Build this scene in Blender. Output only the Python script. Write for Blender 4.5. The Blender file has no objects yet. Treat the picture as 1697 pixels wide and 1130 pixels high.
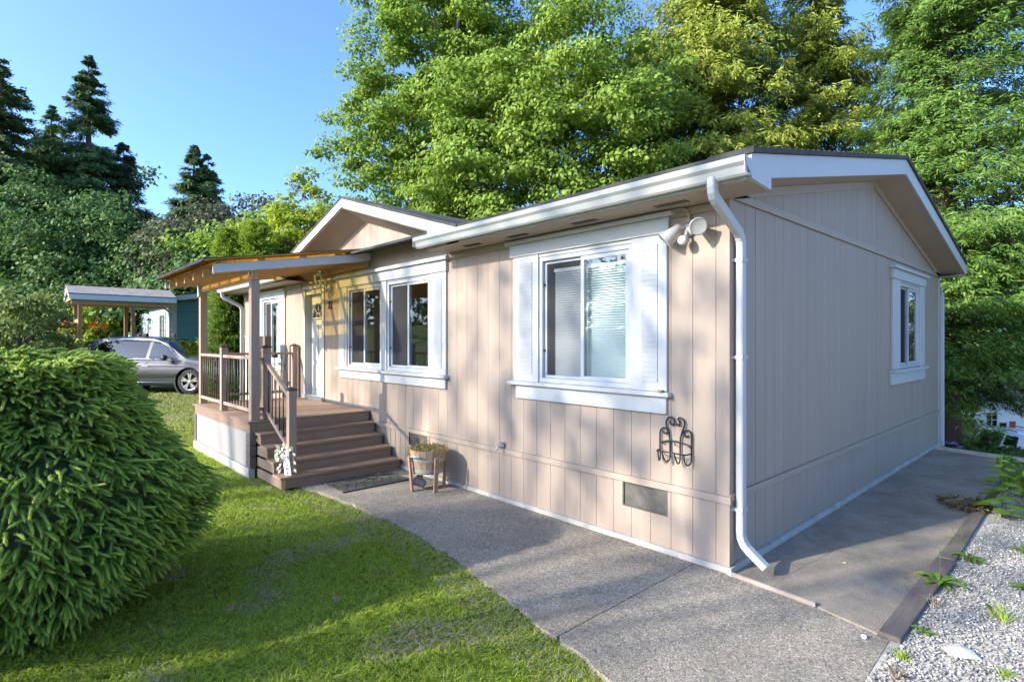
import bpy, bmesh, math, random
import numpy as np
from mathutils import Vector, Matrix, noise as mnoise

SC = bpy.context.scene
COL = SC.collection
R = math.radians

# ------------------------------------------------------------------ camera, sky, sun, exposure
cam_d = bpy.data.cameras.new('camera')
cam = bpy.data.objects.new('camera', cam_d)
COL.objects.link(cam)
cam_d.sensor_width = 36.0
cam_d.lens = 909.0 / 1697.0 * 36.0
cam_d.clip_start = 0.05
cam_d.clip_end = 1500.0
CAM = Vector((2.10224, -4.35586, 1.9))
cam.location = CAM
cam.rotation_euler = (R(90.0), 0, R(47.3413))
SC.camera = cam

SUN_DIR = Vector((-0.31, -1.0, 0.49)).normalized()          # towards the sun
SUN_EL = math.asin(SUN_DIR.z)
SUN_AZ = math.atan2(SUN_DIR.x, SUN_DIR.y)                   # clockwise from +Y

world = bpy.data.worlds.new('World')
SC.world = world
world.use_nodes = True
wn = world.node_tree
wn.nodes.clear()
sky = wn.nodes.new('ShaderNodeTexSky')
sky.sky_type = 'NISHITA'
sky.sun_disc = False
sky.sun_elevation = SUN_EL
sky.sun_rotation = SUN_AZ
sky.altitude = 100.0
sky.air_density = 0.72
sky.dust_density = 2.0
sky.ozone_density = 7.0
bg = wn.nodes.new('ShaderNodeBackground')
bg.inputs['Strength'].default_value = 0.11
wo = wn.nodes.new('ShaderNodeOutputWorld')
wn.links.new(sky.outputs[0], bg.inputs[0])
wn.links.new(bg.outputs[0], wo.inputs[0])

sun_d = bpy.data.lights.new('sun', 'SUN')
sun_d.energy = 2.0
sun_d.angle = R(0.5)
sun_d.color = (1.0, 0.93, 0.82)
sun = bpy.data.objects.new('sun', sun_d)
COL.objects.link(sun)
sun.rotation_euler = SUN_DIR.to_track_quat('Z', 'Y').to_euler()

SC.view_settings.view_transform = 'Standard'
SC.view_settings.look = 'None'
SC.view_settings.gamma = 1.0
SC.view_settings.use_curve_mapping = False
SC.view_settings.exposure = 2.38
SC.cycles.max_bounces = 6
SC.cycles.transparent_max_bounces = 16
SC.cycles.use_denoising = True

# ------------------------------------------------------------------ helpers
def tag(o, label=None, cat=None, group=None, kind=None):
    if label: o['label'] = label
    if cat: o['category'] = cat
    if group: o['group'] = group
    if kind: o['kind'] = kind
    return o

def empty(name, loc, label, cat, group=None, kind=None):
    o = bpy.data.objects.new(name, None)
    o.empty_display_size = 0.2
    COL.objects.link(o)
    o.location = loc
    return tag(o, label, cat, group, kind)

def wmat(o):
    m = Matrix.LocRotScale(o.location, o.rotation_euler, o.scale)
    if o.parent:
        m = wmat(o.parent) @ o.matrix_parent_inverse @ m
    return m

def attach(o, parent):
    if parent is not None:
        o.parent = parent
        o.matrix_parent_inverse = wmat(parent).inverted()
    return o

class MB:
    """collects faces in world coordinates and links them as one mesh object"""
    def __init__(s):
        s.v = []; s.f = []; s.mi = []; s.sm = []
        s.cur = 0; s.smooth = False
    def _add(s, vs, fs):
        n = len(s.v)
        s.v.extend([tuple(p) for p in vs])
        for f in fs:
            s.f.append(tuple(i + n for i in f)); s.mi.append(s.cur); s.sm.append(s.smooth)
        return s
    def box(s, a, b):
        x0, y0, z0 = (min(a[i], b[i]) for i in range(3))
        x1, y1, z1 = (max(a[i], b[i]) for i in range(3))
        return s._add([(x0,y0,z0),(x1,y0,z0),(x1,y1,z0),(x0,y1,z0),(x0,y0,z1),(x1,y0,z1),(x1,y1,z1),(x0,y1,z1)],
                      [(0,3,2,1),(4,5,6,7),(0,1,5,4),(1,2,6,5),(2,3,7,6),(3,0,4,7)])
    def bar(s, p, q, w, h, up=(0,0,1)):
        """rectangular bar from p to q, w across, h along up"""
        p, q = Vector(p), Vector(q)
        d = (q - p).normalized(); u = Vector(up)
        r = d.cross(u).normalized(); u = r.cross(d).normalized()
        c = []
        for e in (p, q):
            for (i, j) in ((-1,-1),(1,-1),(1,1),(-1,1)):
                c.append(e + r * (w/2*i) + u * (h/2*j))
        return s._add(c, [(3,2,1,0),(4,5,6,7),(0,1,5,4),(1,2,6,5),(2,3,7,6),(3,0,4,7)])
    def prism(s, poly, vec):
        n = len(poly); vec = Vector(vec)
        a = [Vector(p) for p in poly]; b = [p + vec for p in a]
        nrm = Vector((0,0,0))
        for i in range(n): nrm += (a[i]-a[0]).cross(a[(i+1) % n]-a[0])
        fl = nrm.dot(vec) > 0
        fs = [tuple(range(n)), tuple(range(2*n-1, n-1, -1))]
        fs += [(i, i+n, (i+1) % n + n, (i+1) % n) for i in range(n)]
        if fl: fs = [tuple(reversed(f)) for f in fs]
        return s._add(a + b, fs)
    def tube(s, pts, r, n=8, cap=True, rads=None):
        pts = [Vector(p) for p in pts]
        m = len(pts); rings = []; vs = []; prev = None
        for i, p in enumerate(pts):
            d = (pts[min(i+1, m-1)] - pts[max(i-1, 0)])
            d = d.normalized() if d.length > 1e-9 else Vector((0,0,1))
            if prev is None:
                a = Vector((0,0,1)) if abs(d.z) < .9 else Vector((1,0,0))
                u = d.cross(a).normalized()
            else:
                u = (prev - d * prev.dot(d))
                u = u.normalized() if u.length > 1e-6 else d.orthogonal().normalized()
            prev = u; w = d.cross(u)
            rr = rads[i] if rads else r
            for k in range(n):
                t = 2*math.pi*k/n
                vs.append(p + u*(math.cos(t)*rr) + w*(math.sin(t)*rr))
        fs = []
        for i in range(m-1):
            for k in range(n):
                fs.append((i*n+k, i*n+(k+1) % n, (i+1)*n+(k+1) % n, (i+1)*n+k))
        if cap:
            fs.append(tuple(range(n-1, -1, -1))); fs.append(tuple(range((m-1)*n, m*n)))
        sm = s.smooth; s.smooth = True; s._add(vs, fs); s.smooth = sm
        return s
    def lathe(s, prof, c, n=20, axis=(0,0,1), cap=True):
        """prof: (radius, height) pairs along axis"""
        ax = Vector(axis).normalized(); u = ax.orthogonal().normalized(); w = ax.cross(u); c = Vector(c)
        vs = []
        for (r, h) in prof:
            for k in range(n):
                t = 2*math.pi*k/n
                vs.append(c + ax*h + u*(math.cos(t)*r) + w*(math.sin(t)*r))
        fs = []; m = len(prof)
        for i in range(m-1):
            for k in range(n):
                fs.append((i*n+k, i*n+(k+1) % n, (i+1)*n+(k+1) % n, (i+1)*n+k))
        if cap:
            fs.append(tuple(range(n-1, -1, -1))); fs.append(tuple(range((m-1)*n, m*n)))
        return s._add(vs, fs)
    def quad(s, a, b, c, d):
        return s._add([a, b, c, d], [(0,1,2,3)])
    def mesh(s, name, mats):
        me = bpy.data.meshes.new(name)
        me.from_pydata(s.v, [], s.f)
        for m in (mats if isinstance(mats, (list, tuple)) else [mats]): me.materials.append(m)
        me.polygons.foreach_set('material_index', s.mi)
        me.polygons.foreach_set('use_smooth', s.sm)
        me.update()
        return me
    def build(s, name, mats, parent=None, bevel=0.0, kind=None):
        o = bpy.data.objects.new(name, s.mesh(name, mats))
        COL.objects.link(o)
        attach(o, parent)
        if bevel:
            b = o.modifiers.new('edge', 'BEVEL'); b.width = bevel; b.segments = 2; b.limit_method = 'ANGLE'
        if kind: o['kind'] = kind
        return o

_cache = {}
def boxpart(name, a, b, mat, parent, bevel=0.0, label=None):
    """box part; alike sizes share mesh data"""
    a = Vector(a); b = Vector(b)
    lo = Vector([min(a[i], b[i]) for i in range(3)]); d = Vector([abs(a[i]-b[i]) for i in range(3)])
    key = (mat.name, round(d.x,4), round(d.y,4), round(d.z,4))
    if key not in _cache: _cache[key] = MB().box((0,0,0), d).mesh(name, mat)
    o = bpy.data.objects.new(name, _cache[key]); COL.objects.link(o)
    o.location = lo
    attach(o, parent)
    if bevel:
        m = o.modifiers.new('edge', 'BEVEL'); m.width = bevel; m.segments = 2
    if label: o['label'] = label
    return o

def copy_obj(src, parent, loc=None, rot=None, scale=None):
    o = src.copy(); COL.objects.link(o)
    if loc is not None: o.location = loc
    if rot is not None: o.rotation_euler = rot
    if scale is not None: o.scale = scale
    o.parent = None
    attach(o, parent)
    return o

def copy_tree(src, loc, rz=None, label=None, scale=None):
    """a thing with copies of its parts and sub-parts"""
    c = src.copy(); COL.objects.link(c)
    c.location = loc
    if rz is not None: c.rotation_euler = (0,0,rz)
    if scale is not None: c.scale = scale
    if label: c['label'] = label
    for ch in list(src.children):
        d = ch.copy(); COL.objects.link(d); d.parent = c
        for g in list(ch.children):
            e = g.copy(); COL.objects.link(e); e.parent = d
    return c

def sub_rects(rect, holes):
    """rect minus holes; all (u0,u1,v0,v1)"""
    out = [rect]
    for h in holes:
        nxt = []
        for r in out:
            u0,u1,v0,v1 = r
            a0,a1 = max(u0,h[0]), min(u1,h[1]); b0,b1 = max(v0,h[2]), min(v1,h[3])
            if a1-a0 < 1e-5 or b1-b0 < 1e-5: nxt.append(r); continue
            if b0-v0 > 1e-4: nxt.append((u0,u1,v0,b0))
            if v1-b1 > 1e-4: nxt.append((u0,u1,b1,v1))
            if a0-u0 > 1e-4: nxt.append((u0,a0,b0,b1))
            if u1-a1 > 1e-4: nxt.append((a1,u1,b0,b1))
        out = nxt
    return out

# ------------------------------------------------------------------ materials
def nd(nt, t, **kw):
    n = nt.nodes.new(t)
    for k, v in kw.items():
        if k in n.inputs.keys() if isinstance(k, str) else False: n.inputs[k].default_value = v
        else: setattr(n, k, v)
    return n

def base_mat(name):
    m = bpy.data.materials.new(name); m.use_nodes = True
    nt = m.node_tree; nt.nodes.clear()
    out = nt.nodes.new('ShaderNodeOutputMaterial')
    p = nt.nodes.new('ShaderNodeBsdfPrincipled')
    nt.links.new(p.outputs[0], out.inputs[0])
    return m, nt, p, out

def coords(nt, scale=(1,1,1), obj=False):
    mp = nt.nodes.new('ShaderNodeMapping'); mp.inputs['Scale'].default_value = scale
    if obj:
        tc = nt.nodes.new('ShaderNodeTexCoord'); nt.links.new(tc.outputs['Object'], mp.inputs[0])
    else:
        g = nt.nodes.new('ShaderNodeNewGeometry'); nt.links.new(g.outputs['Position'], mp.inputs[0])
    return mp.outputs[0]

def noise(nt, vec, scale, detail=4, rough=.6):
    n = nt.nodes.new('ShaderNodeTexNoise'); n.inputs['Scale'].default_value = scale
    n.inputs['Detail'].default_value = detail; n.inputs['Roughness'].default_value = rough
    nt.links.new(vec, n.inputs['Vector'])
    return n.outputs['Fac']

def ramp(nt, fac, stops):
    r = nt.nodes.new('ShaderNodeValToRGB')
    els = r.color_ramp.elements
    while len(els) < len(stops): els.new(0.5)
    for e, (p, c) in zip(els, stops):
        e.position = p; e.color = (*c, 1) if len(c) == 3 else c
    nt.links.new(fac, r.inputs[0])
    return r.outputs[0]

def mixc(nt, fac, a, b, mode='MIX'):
    m = nt.nodes.new('ShaderNodeMix'); m.data_type = 'RGBA'; m.blend_type = mode
    for s, i in ((fac, 0), (a, 6), (b, 7)):
        if isinstance(s, (int, float)): m.inputs[i].default_value = s
        elif isinstance(s, tuple): m.inputs[i].default_value = (*s, 1)
        else: nt.links.new(s, m.inputs[i])
    return m.outputs[2]

def math_n(nt, op, a, b=0.0, clamp=False):
    m = nt.nodes.new('ShaderNodeMath'); m.operation = op; m.use_clamp = clamp
    for s, i in ((a, 0), (b, 1)):
        if isinstance(s, (int, float)): m.inputs[i].default_value = s
        else: nt.links.new(s, m.inputs[i])
    return m.outputs[0]

def bump(nt, p, h, strength=.3, dist=.01):
    b = nt.nodes.new('ShaderNodeBump'); b.inputs['Strength'].default_value = strength; b.inputs['Distance'].default_value = dist
    nt.links.new(h, b.inputs['Height']); nt.links.new(b.outputs[0], p.inputs['Normal'])

def mul(c, k): return tuple(min(1, x*k) for x in c)

def paint(name, col, rough=.6, var=.12, scale=3.0, stretch=(1,1,1), grain=60., gb=.15, metallic=0., piece=.04, dirt=None, dirt_amt=.3, spec=.4):
    """general surface: large soft variation, fine grain relief, small tone shift per piece, optional dirt blotches"""
    m, nt, p, out = base_mat(name)
    v = coords(nt, stretch)
    a = ramp(nt, noise(nt, v, scale, 5), [(.3, mul(col, 1-var)), (.7, mul(col, 1+var*.6))])
    if dirt:
        f = math_n(nt, 'MULTIPLY', ramp(nt, noise(nt, v, scale*1.7+1.3, 8, .7), [(.5, (0,0,0)), (.72, (1,1,1))]), dirt_amt)
        a = mixc(nt, f, a, dirt)
    if piece:
        oi = nt.nodes.new('ShaderNodeObjectInfo')
        k = math_n(nt, 'MULTIPLY_ADD', oi.outputs['Random'], piece*2); k.node.inputs[2].default_value = 1-piece
        hs = nt.nodes.new('ShaderNodeHueSaturation'); nt.links.new(a, hs.inputs['Color']); nt.links.new(k, hs.inputs['Value'])
        a = hs.outputs[0]
    nt.links.new(a, p.inputs['Base Color'])
    p.inputs['Roughness'].default_value = rough; p.inputs['Metallic'].default_value = metallic
    p.inputs['Specular IOR Level'].default_value = spec
    if gb: bump(nt, p, noise(nt, v, grain, 3), gb, .004)
    return m

def wood(name, col, axis=0, rough=.6, var=.3, dark=None):
    """grain stretched along an axis"""
    st = [14., 14., 14.]; st[axis] = 1.2
    m, nt, p, out = base_mat(name)
    v = coords(nt, tuple(st))
    n1 = noise(nt, v, 2.2, 6, .65)
    a = ramp(nt, n1, [(.28, mul(col, 1-var)), (.55, col), (.75, mul(col, 1+var*.5))])
    if dark: a = mixc(nt, ramp(nt, noise(nt, coords(nt), 2.5, 6), [(.45,(0,0,0)),(.7,(.7,.7,.7))]), a, dark)
    oi = nt.nodes.new('ShaderNodeObjectInfo')
    k = math_n(nt, 'MULTIPLY_ADD', oi.outputs['Random'], .2); k.node.inputs[2].default_value = .9
    hs = nt.nodes.new('ShaderNodeHueSaturation'); nt.links.new(a, hs.inputs['Color']); nt.links.new(k, hs.inputs['Value'])
    nt.links.new(hs.outputs[0], p.inputs['Base Color'])
    p.inputs['Roughness'].default_value = rough
    bump(nt, p, n1, .25, .004)
    return m

def glass_mat(name, tint=(.86,.9,.9), refl=1.0):
    m = bpy.data.materials.new(name); m.use_nodes = True
    nt = m.node_tree; nt.nodes.clear()
    out = nt.nodes.new('ShaderNodeOutputMaterial')
    mx = nt.nodes.new('ShaderNodeMixShader'); tr = nt.nodes.new('ShaderNodeBsdfTransparent'); gl = nt.nodes.new('ShaderNodeBsdfGlossy')
    lw = nt.nodes.new('ShaderNodeLayerWeight'); lw.inputs[0].default_value = .5
    fr = math_n(nt, 'MULTIPLY_ADD', math_n(nt, 'POWER', lw.outputs['Facing'], 5.0), .7, True); fr.node.inputs[2].default_value = .07
    tr.inputs[0].default_value = (*tint, 1); gl.inputs['Roughness'].default_value = .02
    gl.inputs[0].default_value = (refl, refl, refl, 1)
    nt.links.new(fr, mx.inputs[0]); nt.links.new(tr.outputs[0], mx.inputs[1]); nt.links.new(gl.outputs[0], mx.inputs[2])
    nt.links.new(mx.outputs[0], out.inputs[0])
    return m

def leaf_mat(name, cols, trans=.35, rough=.6, patch=.5, tip=None):
    """cols: list of leaf colours, picked per leaf"""
    m = bpy.data.materials.new(name); m.use_nodes = True
    nt = m.node_tree; nt.nodes.clear()
    out = nt.nodes.new('ShaderNodeOutputMaterial')
    g = nt.nodes.new('ShaderNodeNewGeometry')
    n = len(cols)
    f = math_n(nt, 'MULTIPLY', g.outputs['Random Per Island'], 1-patch)
    f2 = math_n(nt, 'MULTIPLY', noise(nt, coords(nt), .9, 3), patch)
    f = math_n(nt, 'ADD', f, f2)
    c = ramp(nt, f, [((i+.5)/n*.8+.1, cols[i]) for i in range(n)])
    if tip:
        at = nt.nodes.new('ShaderNodeAttribute'); at.attribute_name = 'tip'
        c = mixc(nt, at.outputs['Fac'], c, tip)
    p = nt.nodes.new('ShaderNodeBsdfPrincipled'); p.inputs['Roughness'].default_value = rough
    p.inputs['Specular IOR Level'].default_value = .18
    t = nt.nodes.new('ShaderNodeBsdfTranslucent')
    hs = nt.nodes.new('ShaderNodeHueSaturation'); hs.inputs['Value'].default_value = 1.5; hs.inputs['Hue'].default_value = .485
    nt.links.new(c, hs.inputs['Color'])
    mx = nt.nodes.new('ShaderNodeMixShader'); mx.inputs[0].default_value = trans
    nt.links.new(c, p.inputs['Base Color']); nt.links.new(hs.outputs[0], t.inputs[0])
    nt.links.new(p.outputs[0], mx.inputs[1]); nt.links.new(t.outputs[0], mx.inputs[2])
    nt.links.new(mx.outputs[0], out.inputs[0])
    return m

M = {}
M['siding'] = paint('siding_paint', (.315,.246,.19), .62, .07, 1.2, (5,5,.5), grain=22, gb=.3, piece=.025, dirt=(.29,.232,.18), dirt_amt=.3)
M['siding_core'] = paint('siding_groove', (.32,.26,.205), .8, .05)
M['beige_trim'] = paint('beige_trim_paint', (.325,.256,.197), .6, .06, 2., (1,1,6), 40, .2, dirt=(.40,.33,.27), dirt_amt=.2)
M['soffit'] = paint('soffit_paint', (.36,.285,.22), .7, .08, 2., dirt=(.30,.25,.2), dirt_amt=.3)
M['white'] = paint('white_paint', (.42,.42,.41), .5, .04, 2., grain=50, gb=.08, piece=.015, dirt=(.55,.54,.5), dirt_amt=.25)
M['gutter'] = paint('gutter_metal', (.39,.39,.36), .38, .08, .7, (1,1,3), 20, .03, dirt=(.42,.42,.38), dirt_amt=.45, spec=.5)
M['vinyl'] = paint('window_vinyl', (.42,.43,.44), .35, .03, 4., gb=0)
M['glass'] = glass_mat('window_glass')
def screen_mat():
    m = bpy.data.materials.new('window_insect_screen'); m.use_nodes = True
    nt = m.node_tree; nt.nodes.clear(); out = nt.nodes.new('ShaderNodeOutputMaterial')
    tr = nt.nodes.new('ShaderNodeBsdfTransparent'); tr.inputs[0].default_value = (.85,.86,.86,1)
    df = nt.nodes.new('ShaderNodeBsdfDiffuse'); df.inputs[0].default_value = (.16,.16,.165,1)
    mx = nt.nodes.new('ShaderNodeMixShader'); mx.inputs[0].default_value = .15
    nt.links.new(tr.outputs[0], mx.inputs[1]); nt.links.new(df.outputs[0], mx.inputs[2]); nt.links.new(mx.outputs[0], out.inputs[0])
    return m
M['screen'] = screen_mat()
M['blind'] = paint('blind_slat', (.80,.82,.80), .5, .03, 2., gb=0)
M['room'] = paint('room_wall', (.42,.36,.30), .9, .1, gb=0)
M['roomdark'] = paint('room_floor', (.14,.11,.09), .8, .2, gb=0)
M['shingle'] = paint('roof_shingle', (.055,.055,.05), .9, .35, 9., grain=120, gb=.6, dirt=(.08,.10,.04), dirt_amt=.5)
M['deck'] = wood('deck_board_wood', (.30,.195,.125), 1, .62, .18)
M['tread'] = wood('stair_tread_wood', (.27,.175,.112), 1, .62, .18)
M['deck_dark'] = wood('deck_trim_wood', (.23,.155,.11), 0, .65, .18)
M['quoin'] = wood('quoin_wood', (.135,.10,.085), 0, .7, .2)
M['post'] = wood('porch_post_wood', (.32,.225,.165), 2, .6, .12)
M['rail'] = wood('rail_wood', (.35,.25,.19), 0, .6, .12)
M['skirtgrey'] = paint('skirt_panel_paint', (.28,.26,.25), .7, .07, 2., grain=60, gb=.15)
M['curb'] = paint('concrete_curb', (.40,.38,.34), .85, .2, 3., grain=70, gb=.5, dirt=(.20,.21,.15), dirt_amt=.6)
M['cedar'] = wood('cedar_rafter_wood', (.50,.30,.15), 1, .55, .22)
M['cedarx'] = wood('cedar_beam_wood', (.50,.30,.15), 0, .55, .22)
M['metal_dark'] = paint('black_metal', (.025,.025,.027), .45, .1, metallic=.3, gb=.05)
M['bronze'] = paint('bronze_metal', (.055,.045,.038), .45, .1, metallic=.2, gb=.05)
M['mesh_vent'] = paint('vent_screen', (.085,.08,.065), .7, .4, 6., grain=220, gb=.6, dirt=(.16,.135,.10), dirt_amt=.6)
M['concrete'] = None
M['black'] = paint('black_plastic', (.02,.02,.02), .5, .1, gb=0)
M['plastic'] = paint('white_plastic', (.43,.42,.39), .4, .03, gb=0)
# ------------------------------------------------------------------ ground sheet, concrete, gravel
def sstep(a, b, x):
    t = np.clip((x-a)/(b-a), 0, 1); return t*t*(3-2*t)
def ground_z(x, y):
    x = np.asarray(x, float); y = np.asarray(y, float)
    z = .42*sstep(-9.5, -16.5, x) + 4.0*sstep(-38, -75, x) + 3.0*sstep(26, 60, y)*sstep(-20, -40, x)
    z = z - 4.05*sstep(7.7, 19.5, y)*sstep(-22, -9, x)
    z = z + .02*np.sin(x*1.3+.7)*np.sin(y*1.1)*sstep(0, -3, y) 
    return z - .03
def gz1(x, y): return float(ground_z(x, y))

def lawn_material():
    m, nt, p, out = base_mat('lawn_soil')
    v = coords(nt)
    n1 = noise(nt, v, .55, 6, .65); n2 = noise(nt, v, 9., 6, .7)
    g = ramp(nt, n2, [(.3,(.09,.125,.022)),(.5,(.13,.17,.032)),(.7,(.19,.20,.06))])
    dry = ramp(nt, n2, [(.3,(.18,.155,.095)),(.7,(.34,.30,.20))])
    c = mixc(nt, ramp(nt, n1, [(.54,(0,0,0)),(.68,(1,1,1))]), g, dry)
    nt.links.new(c, p.inputs['Base Color']); p.inputs['Roughness'].default_value = .95; p.inputs['Specular IOR Level'].default_value = .1
    bump(nt, p, n2, .8, .03)
    return m
M['lawn'] = lawn_material()
gxs = np.concatenate([[-300,-220,-160,-120,-90], np.arange(-75,-22,2.5), np.arange(-22,6,.35), np.arange(6,30,3), [40,70,120,200,300]])
gys = np.concatenate([[-300,-200,-120,-70,-45], np.arange(-35,-8,3), np.arange(-8,14,.35), np.arange(14,60,2.5), [70,90,130,200,300]])
X, Y = np.meshgrid(gxs, gys); Z = ground_z(X, Y)
b = MB(); b.smooth = True
nx, ny = len(gxs), len(gys)
b._add(np.stack([X.ravel(),Y.ravel(),Z.ravel()],1).tolist(), [(j*nx+i, j*nx+i+1, (j+1)*nx+i+1, (j+1)*nx+i) for j in range(ny-1) for i in range(nx-1)])
tag(b.build('ground', M['lawn']), kind='structure')

def concrete_material():
    m, nt, p, out = base_mat('exposed_aggregate_concrete')
    v = coords(nt)
    vo = nt.nodes.new('ShaderNodeTexVoronoi'); vo.inputs['Scale'].default_value = 95.; nt.links.new(v, vo.inputs['Vector'])
    sp = ramp(nt, vo.outputs['Color'], [(0.1,(0.102,0.087,0.069)),(0.4,(0.195,0.173,0.137)),(0.7,(0.313,0.278,0.220)),(0.95,(0.485,0.441,0.369))])
    big = noise(nt, v, .8, 7, .65)
    st = ramp(nt, big, [(.33,(.58,.57,.55)),(.5,(.95,.94,.92)),(.68,(1.3,1.25,1.16))])
    c = mixc(nt, 1.0, sp, st, 'MULTIPLY')
    # moss and lichen tinge
    ms = ramp(nt, noise(nt, v, 2.1, 8, .75), [(.52,(0,0,0)),(.72,(.5,.5,.5))])
    c = mixc(nt, ms, c, (.15,.145,.08))
    # fine mortar film
    fl = ramp(nt, noise(nt, v, 28., 5, .7), [(.4,(0,0,0)),(.66,(.75,.75,.75))])
    c = mixc(nt, fl, c, (0.244,0.215,0.169))
    wv = nt.nodes.new('ShaderNodeVectorMath'); wv.operation = 'ADD'; nw = nt.nodes.new('ShaderNodeTexNoise'); nw.inputs['Scale'].default_value = 2.5; nw.inputs['Detail'].default_value = 6; nt.links.new(v, nw.inputs['Vector'])
    nt.links.new(v, wv.inputs[0]); nt.links.new(nw.outputs['Color'], wv.inputs[1])
    cr = nt.nodes.new('ShaderNodeTexVoronoi'); cr.feature = 'DISTANCE_TO_EDGE'; cr.inputs['Scale'].default_value = .42; nt.links.new(wv.outputs[0], cr.inputs['Vector'])
    c = mixc(nt, ramp(nt, cr.outputs['Distance'], [(.0,(.6,.6,.6)),(.0035,(0,0,0))]), c, (.085,.085,.06))
    nt.links.new(c, p.inputs['Base Color']); p.inputs['Roughness'].default_value = .9; p.inputs['Specular IOR Level'].default_value = .25
    b1 = nt.nodes.new('ShaderNodeBump'); b1.inputs['Strength'].default_value = .7; b1.inputs['Distance'].default_value = .006
    nt.links.new(vo.outputs['Distance'], b1.inputs['Height'])
    b2 = nt.nodes.new('ShaderNodeBump'); b2.inputs['Strength'].default_value = .5; b2.inputs['Distance'].default_value = .02
    nt.links.new(noise(nt, v, 3., 8, .7), b2.inputs['Height']); nt.links.new(b1.outputs[0], b2.inputs['Normal'])
    nt.links.new(b2.outputs[0], p.inputs['Normal'])
    return m
M['concrete'] = concrete_material()
def smooth_concrete():
    m, nt, p, out = base_mat('worn_grey_concrete')
    v = coords(nt)
    a = ramp(nt, noise(nt, v, 1.2, 8, .7), [(0.3,(0.130,0.112,0.086)),(0.5,(0.222,0.193,0.150)),(0.7,(0.327,0.285,0.224))])
    g = ramp(nt, noise(nt, v, 150., 3, .6), [(.35,(.6,.6,.6)),(.65,(1.3,1.28,1.24))])
    c = mixc(nt, 1.0, a, g, 'MULTIPLY')
    cr = nt.nodes.new('ShaderNodeTexVoronoi'); cr.feature = 'DISTANCE_TO_EDGE'; cr.inputs['Scale'].default_value = .55
    w = mixc(nt, .12, v, nt.nodes.new('ShaderNodeTexNoise').outputs['Color'], 'ADD'); nt.links.new(w, cr.inputs['Vector'])
    c = mixc(nt, ramp(nt, cr.outputs['Distance'], [(.0,(.55,.55,.55)),(.006,(0,0,0))]), c, (.09,.09,.07))
    nt.links.new(c, p.inputs['Base Color']); p.inputs['Roughness'].default_value = .88
    bump(nt, p, noise(nt, v, 60., 5, .7), .5, .006)
    return m
M['concrete2'] = smooth_concrete()
path = empty('path', (-2, -1, 0), None, None, None, 'structure')
EDGE = [(-5.30,-1.60),(-5.0,-1.53),(-4.4,-1.42),(-3.7,-1.37),(-2.9,-1.38),(-2.2,-1.42),(-1.75,-1.47),(-1.27,-1.57),(-.85,-1.64),(-.46,-1.72),(-.30,-1.75)]
EDGE2 = [(-.292,-1.75),(.13,-1.84),(.45,-1.93),(.8,-2.1),(1.05,-2.6),(1.20,-3.2)]
def edge_y(x):
    e = EDGE + EDGE2
    return float(np.interp(x, [p[0] for p in e], [p[1] for p in e]))
rs = random.Random(5)
def ragged(e, step=.07):
    out = []
    for (a, c) in zip(e[:-1], e[1:]):
        n = max(1, int(math.dist(a, c)/step))
        for k in range(n):
            t = k/n; out.append((a[0]+(c[0]-a[0])*t, a[1]+(c[1]-a[1])*t + rs.uniform(-.025,.02)))
    return out + [e[-1]]
def slab(poly, name='slab', mat=None, top=0.0):
    return MB().prism([(x,y,top) for x,y in poly], (0,0,-.12)).build(name, mat or M['concrete'], path)
slab([(-6.0,-.024),(-6.0,-1.65)] + ragged(EDGE) + [(-.298,-.024)])
slab([(-.29,-.024)] + ragged(EDGE2) + [(1.22,-3.4),(1.19,-1.2),(1.165,-.235),(.70,-.115),(0.0,-.055),(-.03,-.024)])
slab([(.035,-.03),(.70,-.09),(1.09,-.19),(1.09,3.70),(.035,3.70)], mat=M['concrete2'], top=.002)
slab([(.035,3.708),(1.09,3.708),(1.12,5.5),(.95,7.40),(.035,7.62)], mat=M['concrete2'], top=.004)
MB().prism([(-.25,7.70,.0),(1.25,7.36,.0),(1.27,7.46,.0),(-.24,7.80,.0)], (0,0,.05)).build('slab_curb', M['curb'], path)
# gravel yard, extended past the view to bounce light onto the end wall
def gravel_mat(name):
    m, nt, p, out = base_mat(name)
    g = nt.nodes.new('ShaderNodeNewGeometry')
    c = ramp(nt, g.outputs['Random Per Island'], [(.0,(.11,.11,.105)),(.3,(.21,.205,.19)),(.6,(.31,.295,.27)),(.85,(.41,.39,.355)),(1.,(.60,.58,.53))])
    n = ramp(nt, noise(nt, coords(nt), 90., 3), [(.3,(.8,.8,.8)),(.7,(1.1,1.1,1.1))])
    nt.links.new(mixc(nt, 1., c, n, 'MULTIPLY'), p.inputs['Base Color']); p.inputs['Roughness'].default_value = .85
    return m
M['gravel'] = gravel_mat('gravel_stone')
M['gravelbed'] = paint('gravel_bed', (.42,.39,.335), .95, .35, 3., grain=70, gb=.9, dirt=(.36,.32,.24), dirt_amt=.4, piece=0)
GRAV = [(1.05,-4.0),(1.16,-1.2),(1.15,-.3),(1.15,3.0),(1.2,5.2),(1.8,6.6),(5,8.2),(13,8.2),(26,4),(26,-14),(5,-14),(2.2,-6.5)]
tag(MB().prism([(x,y,-.004) for x,y in GRAV], (0,0,-.1)).build('gravel_bed', M['gravelbed']), kind='structure')

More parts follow.
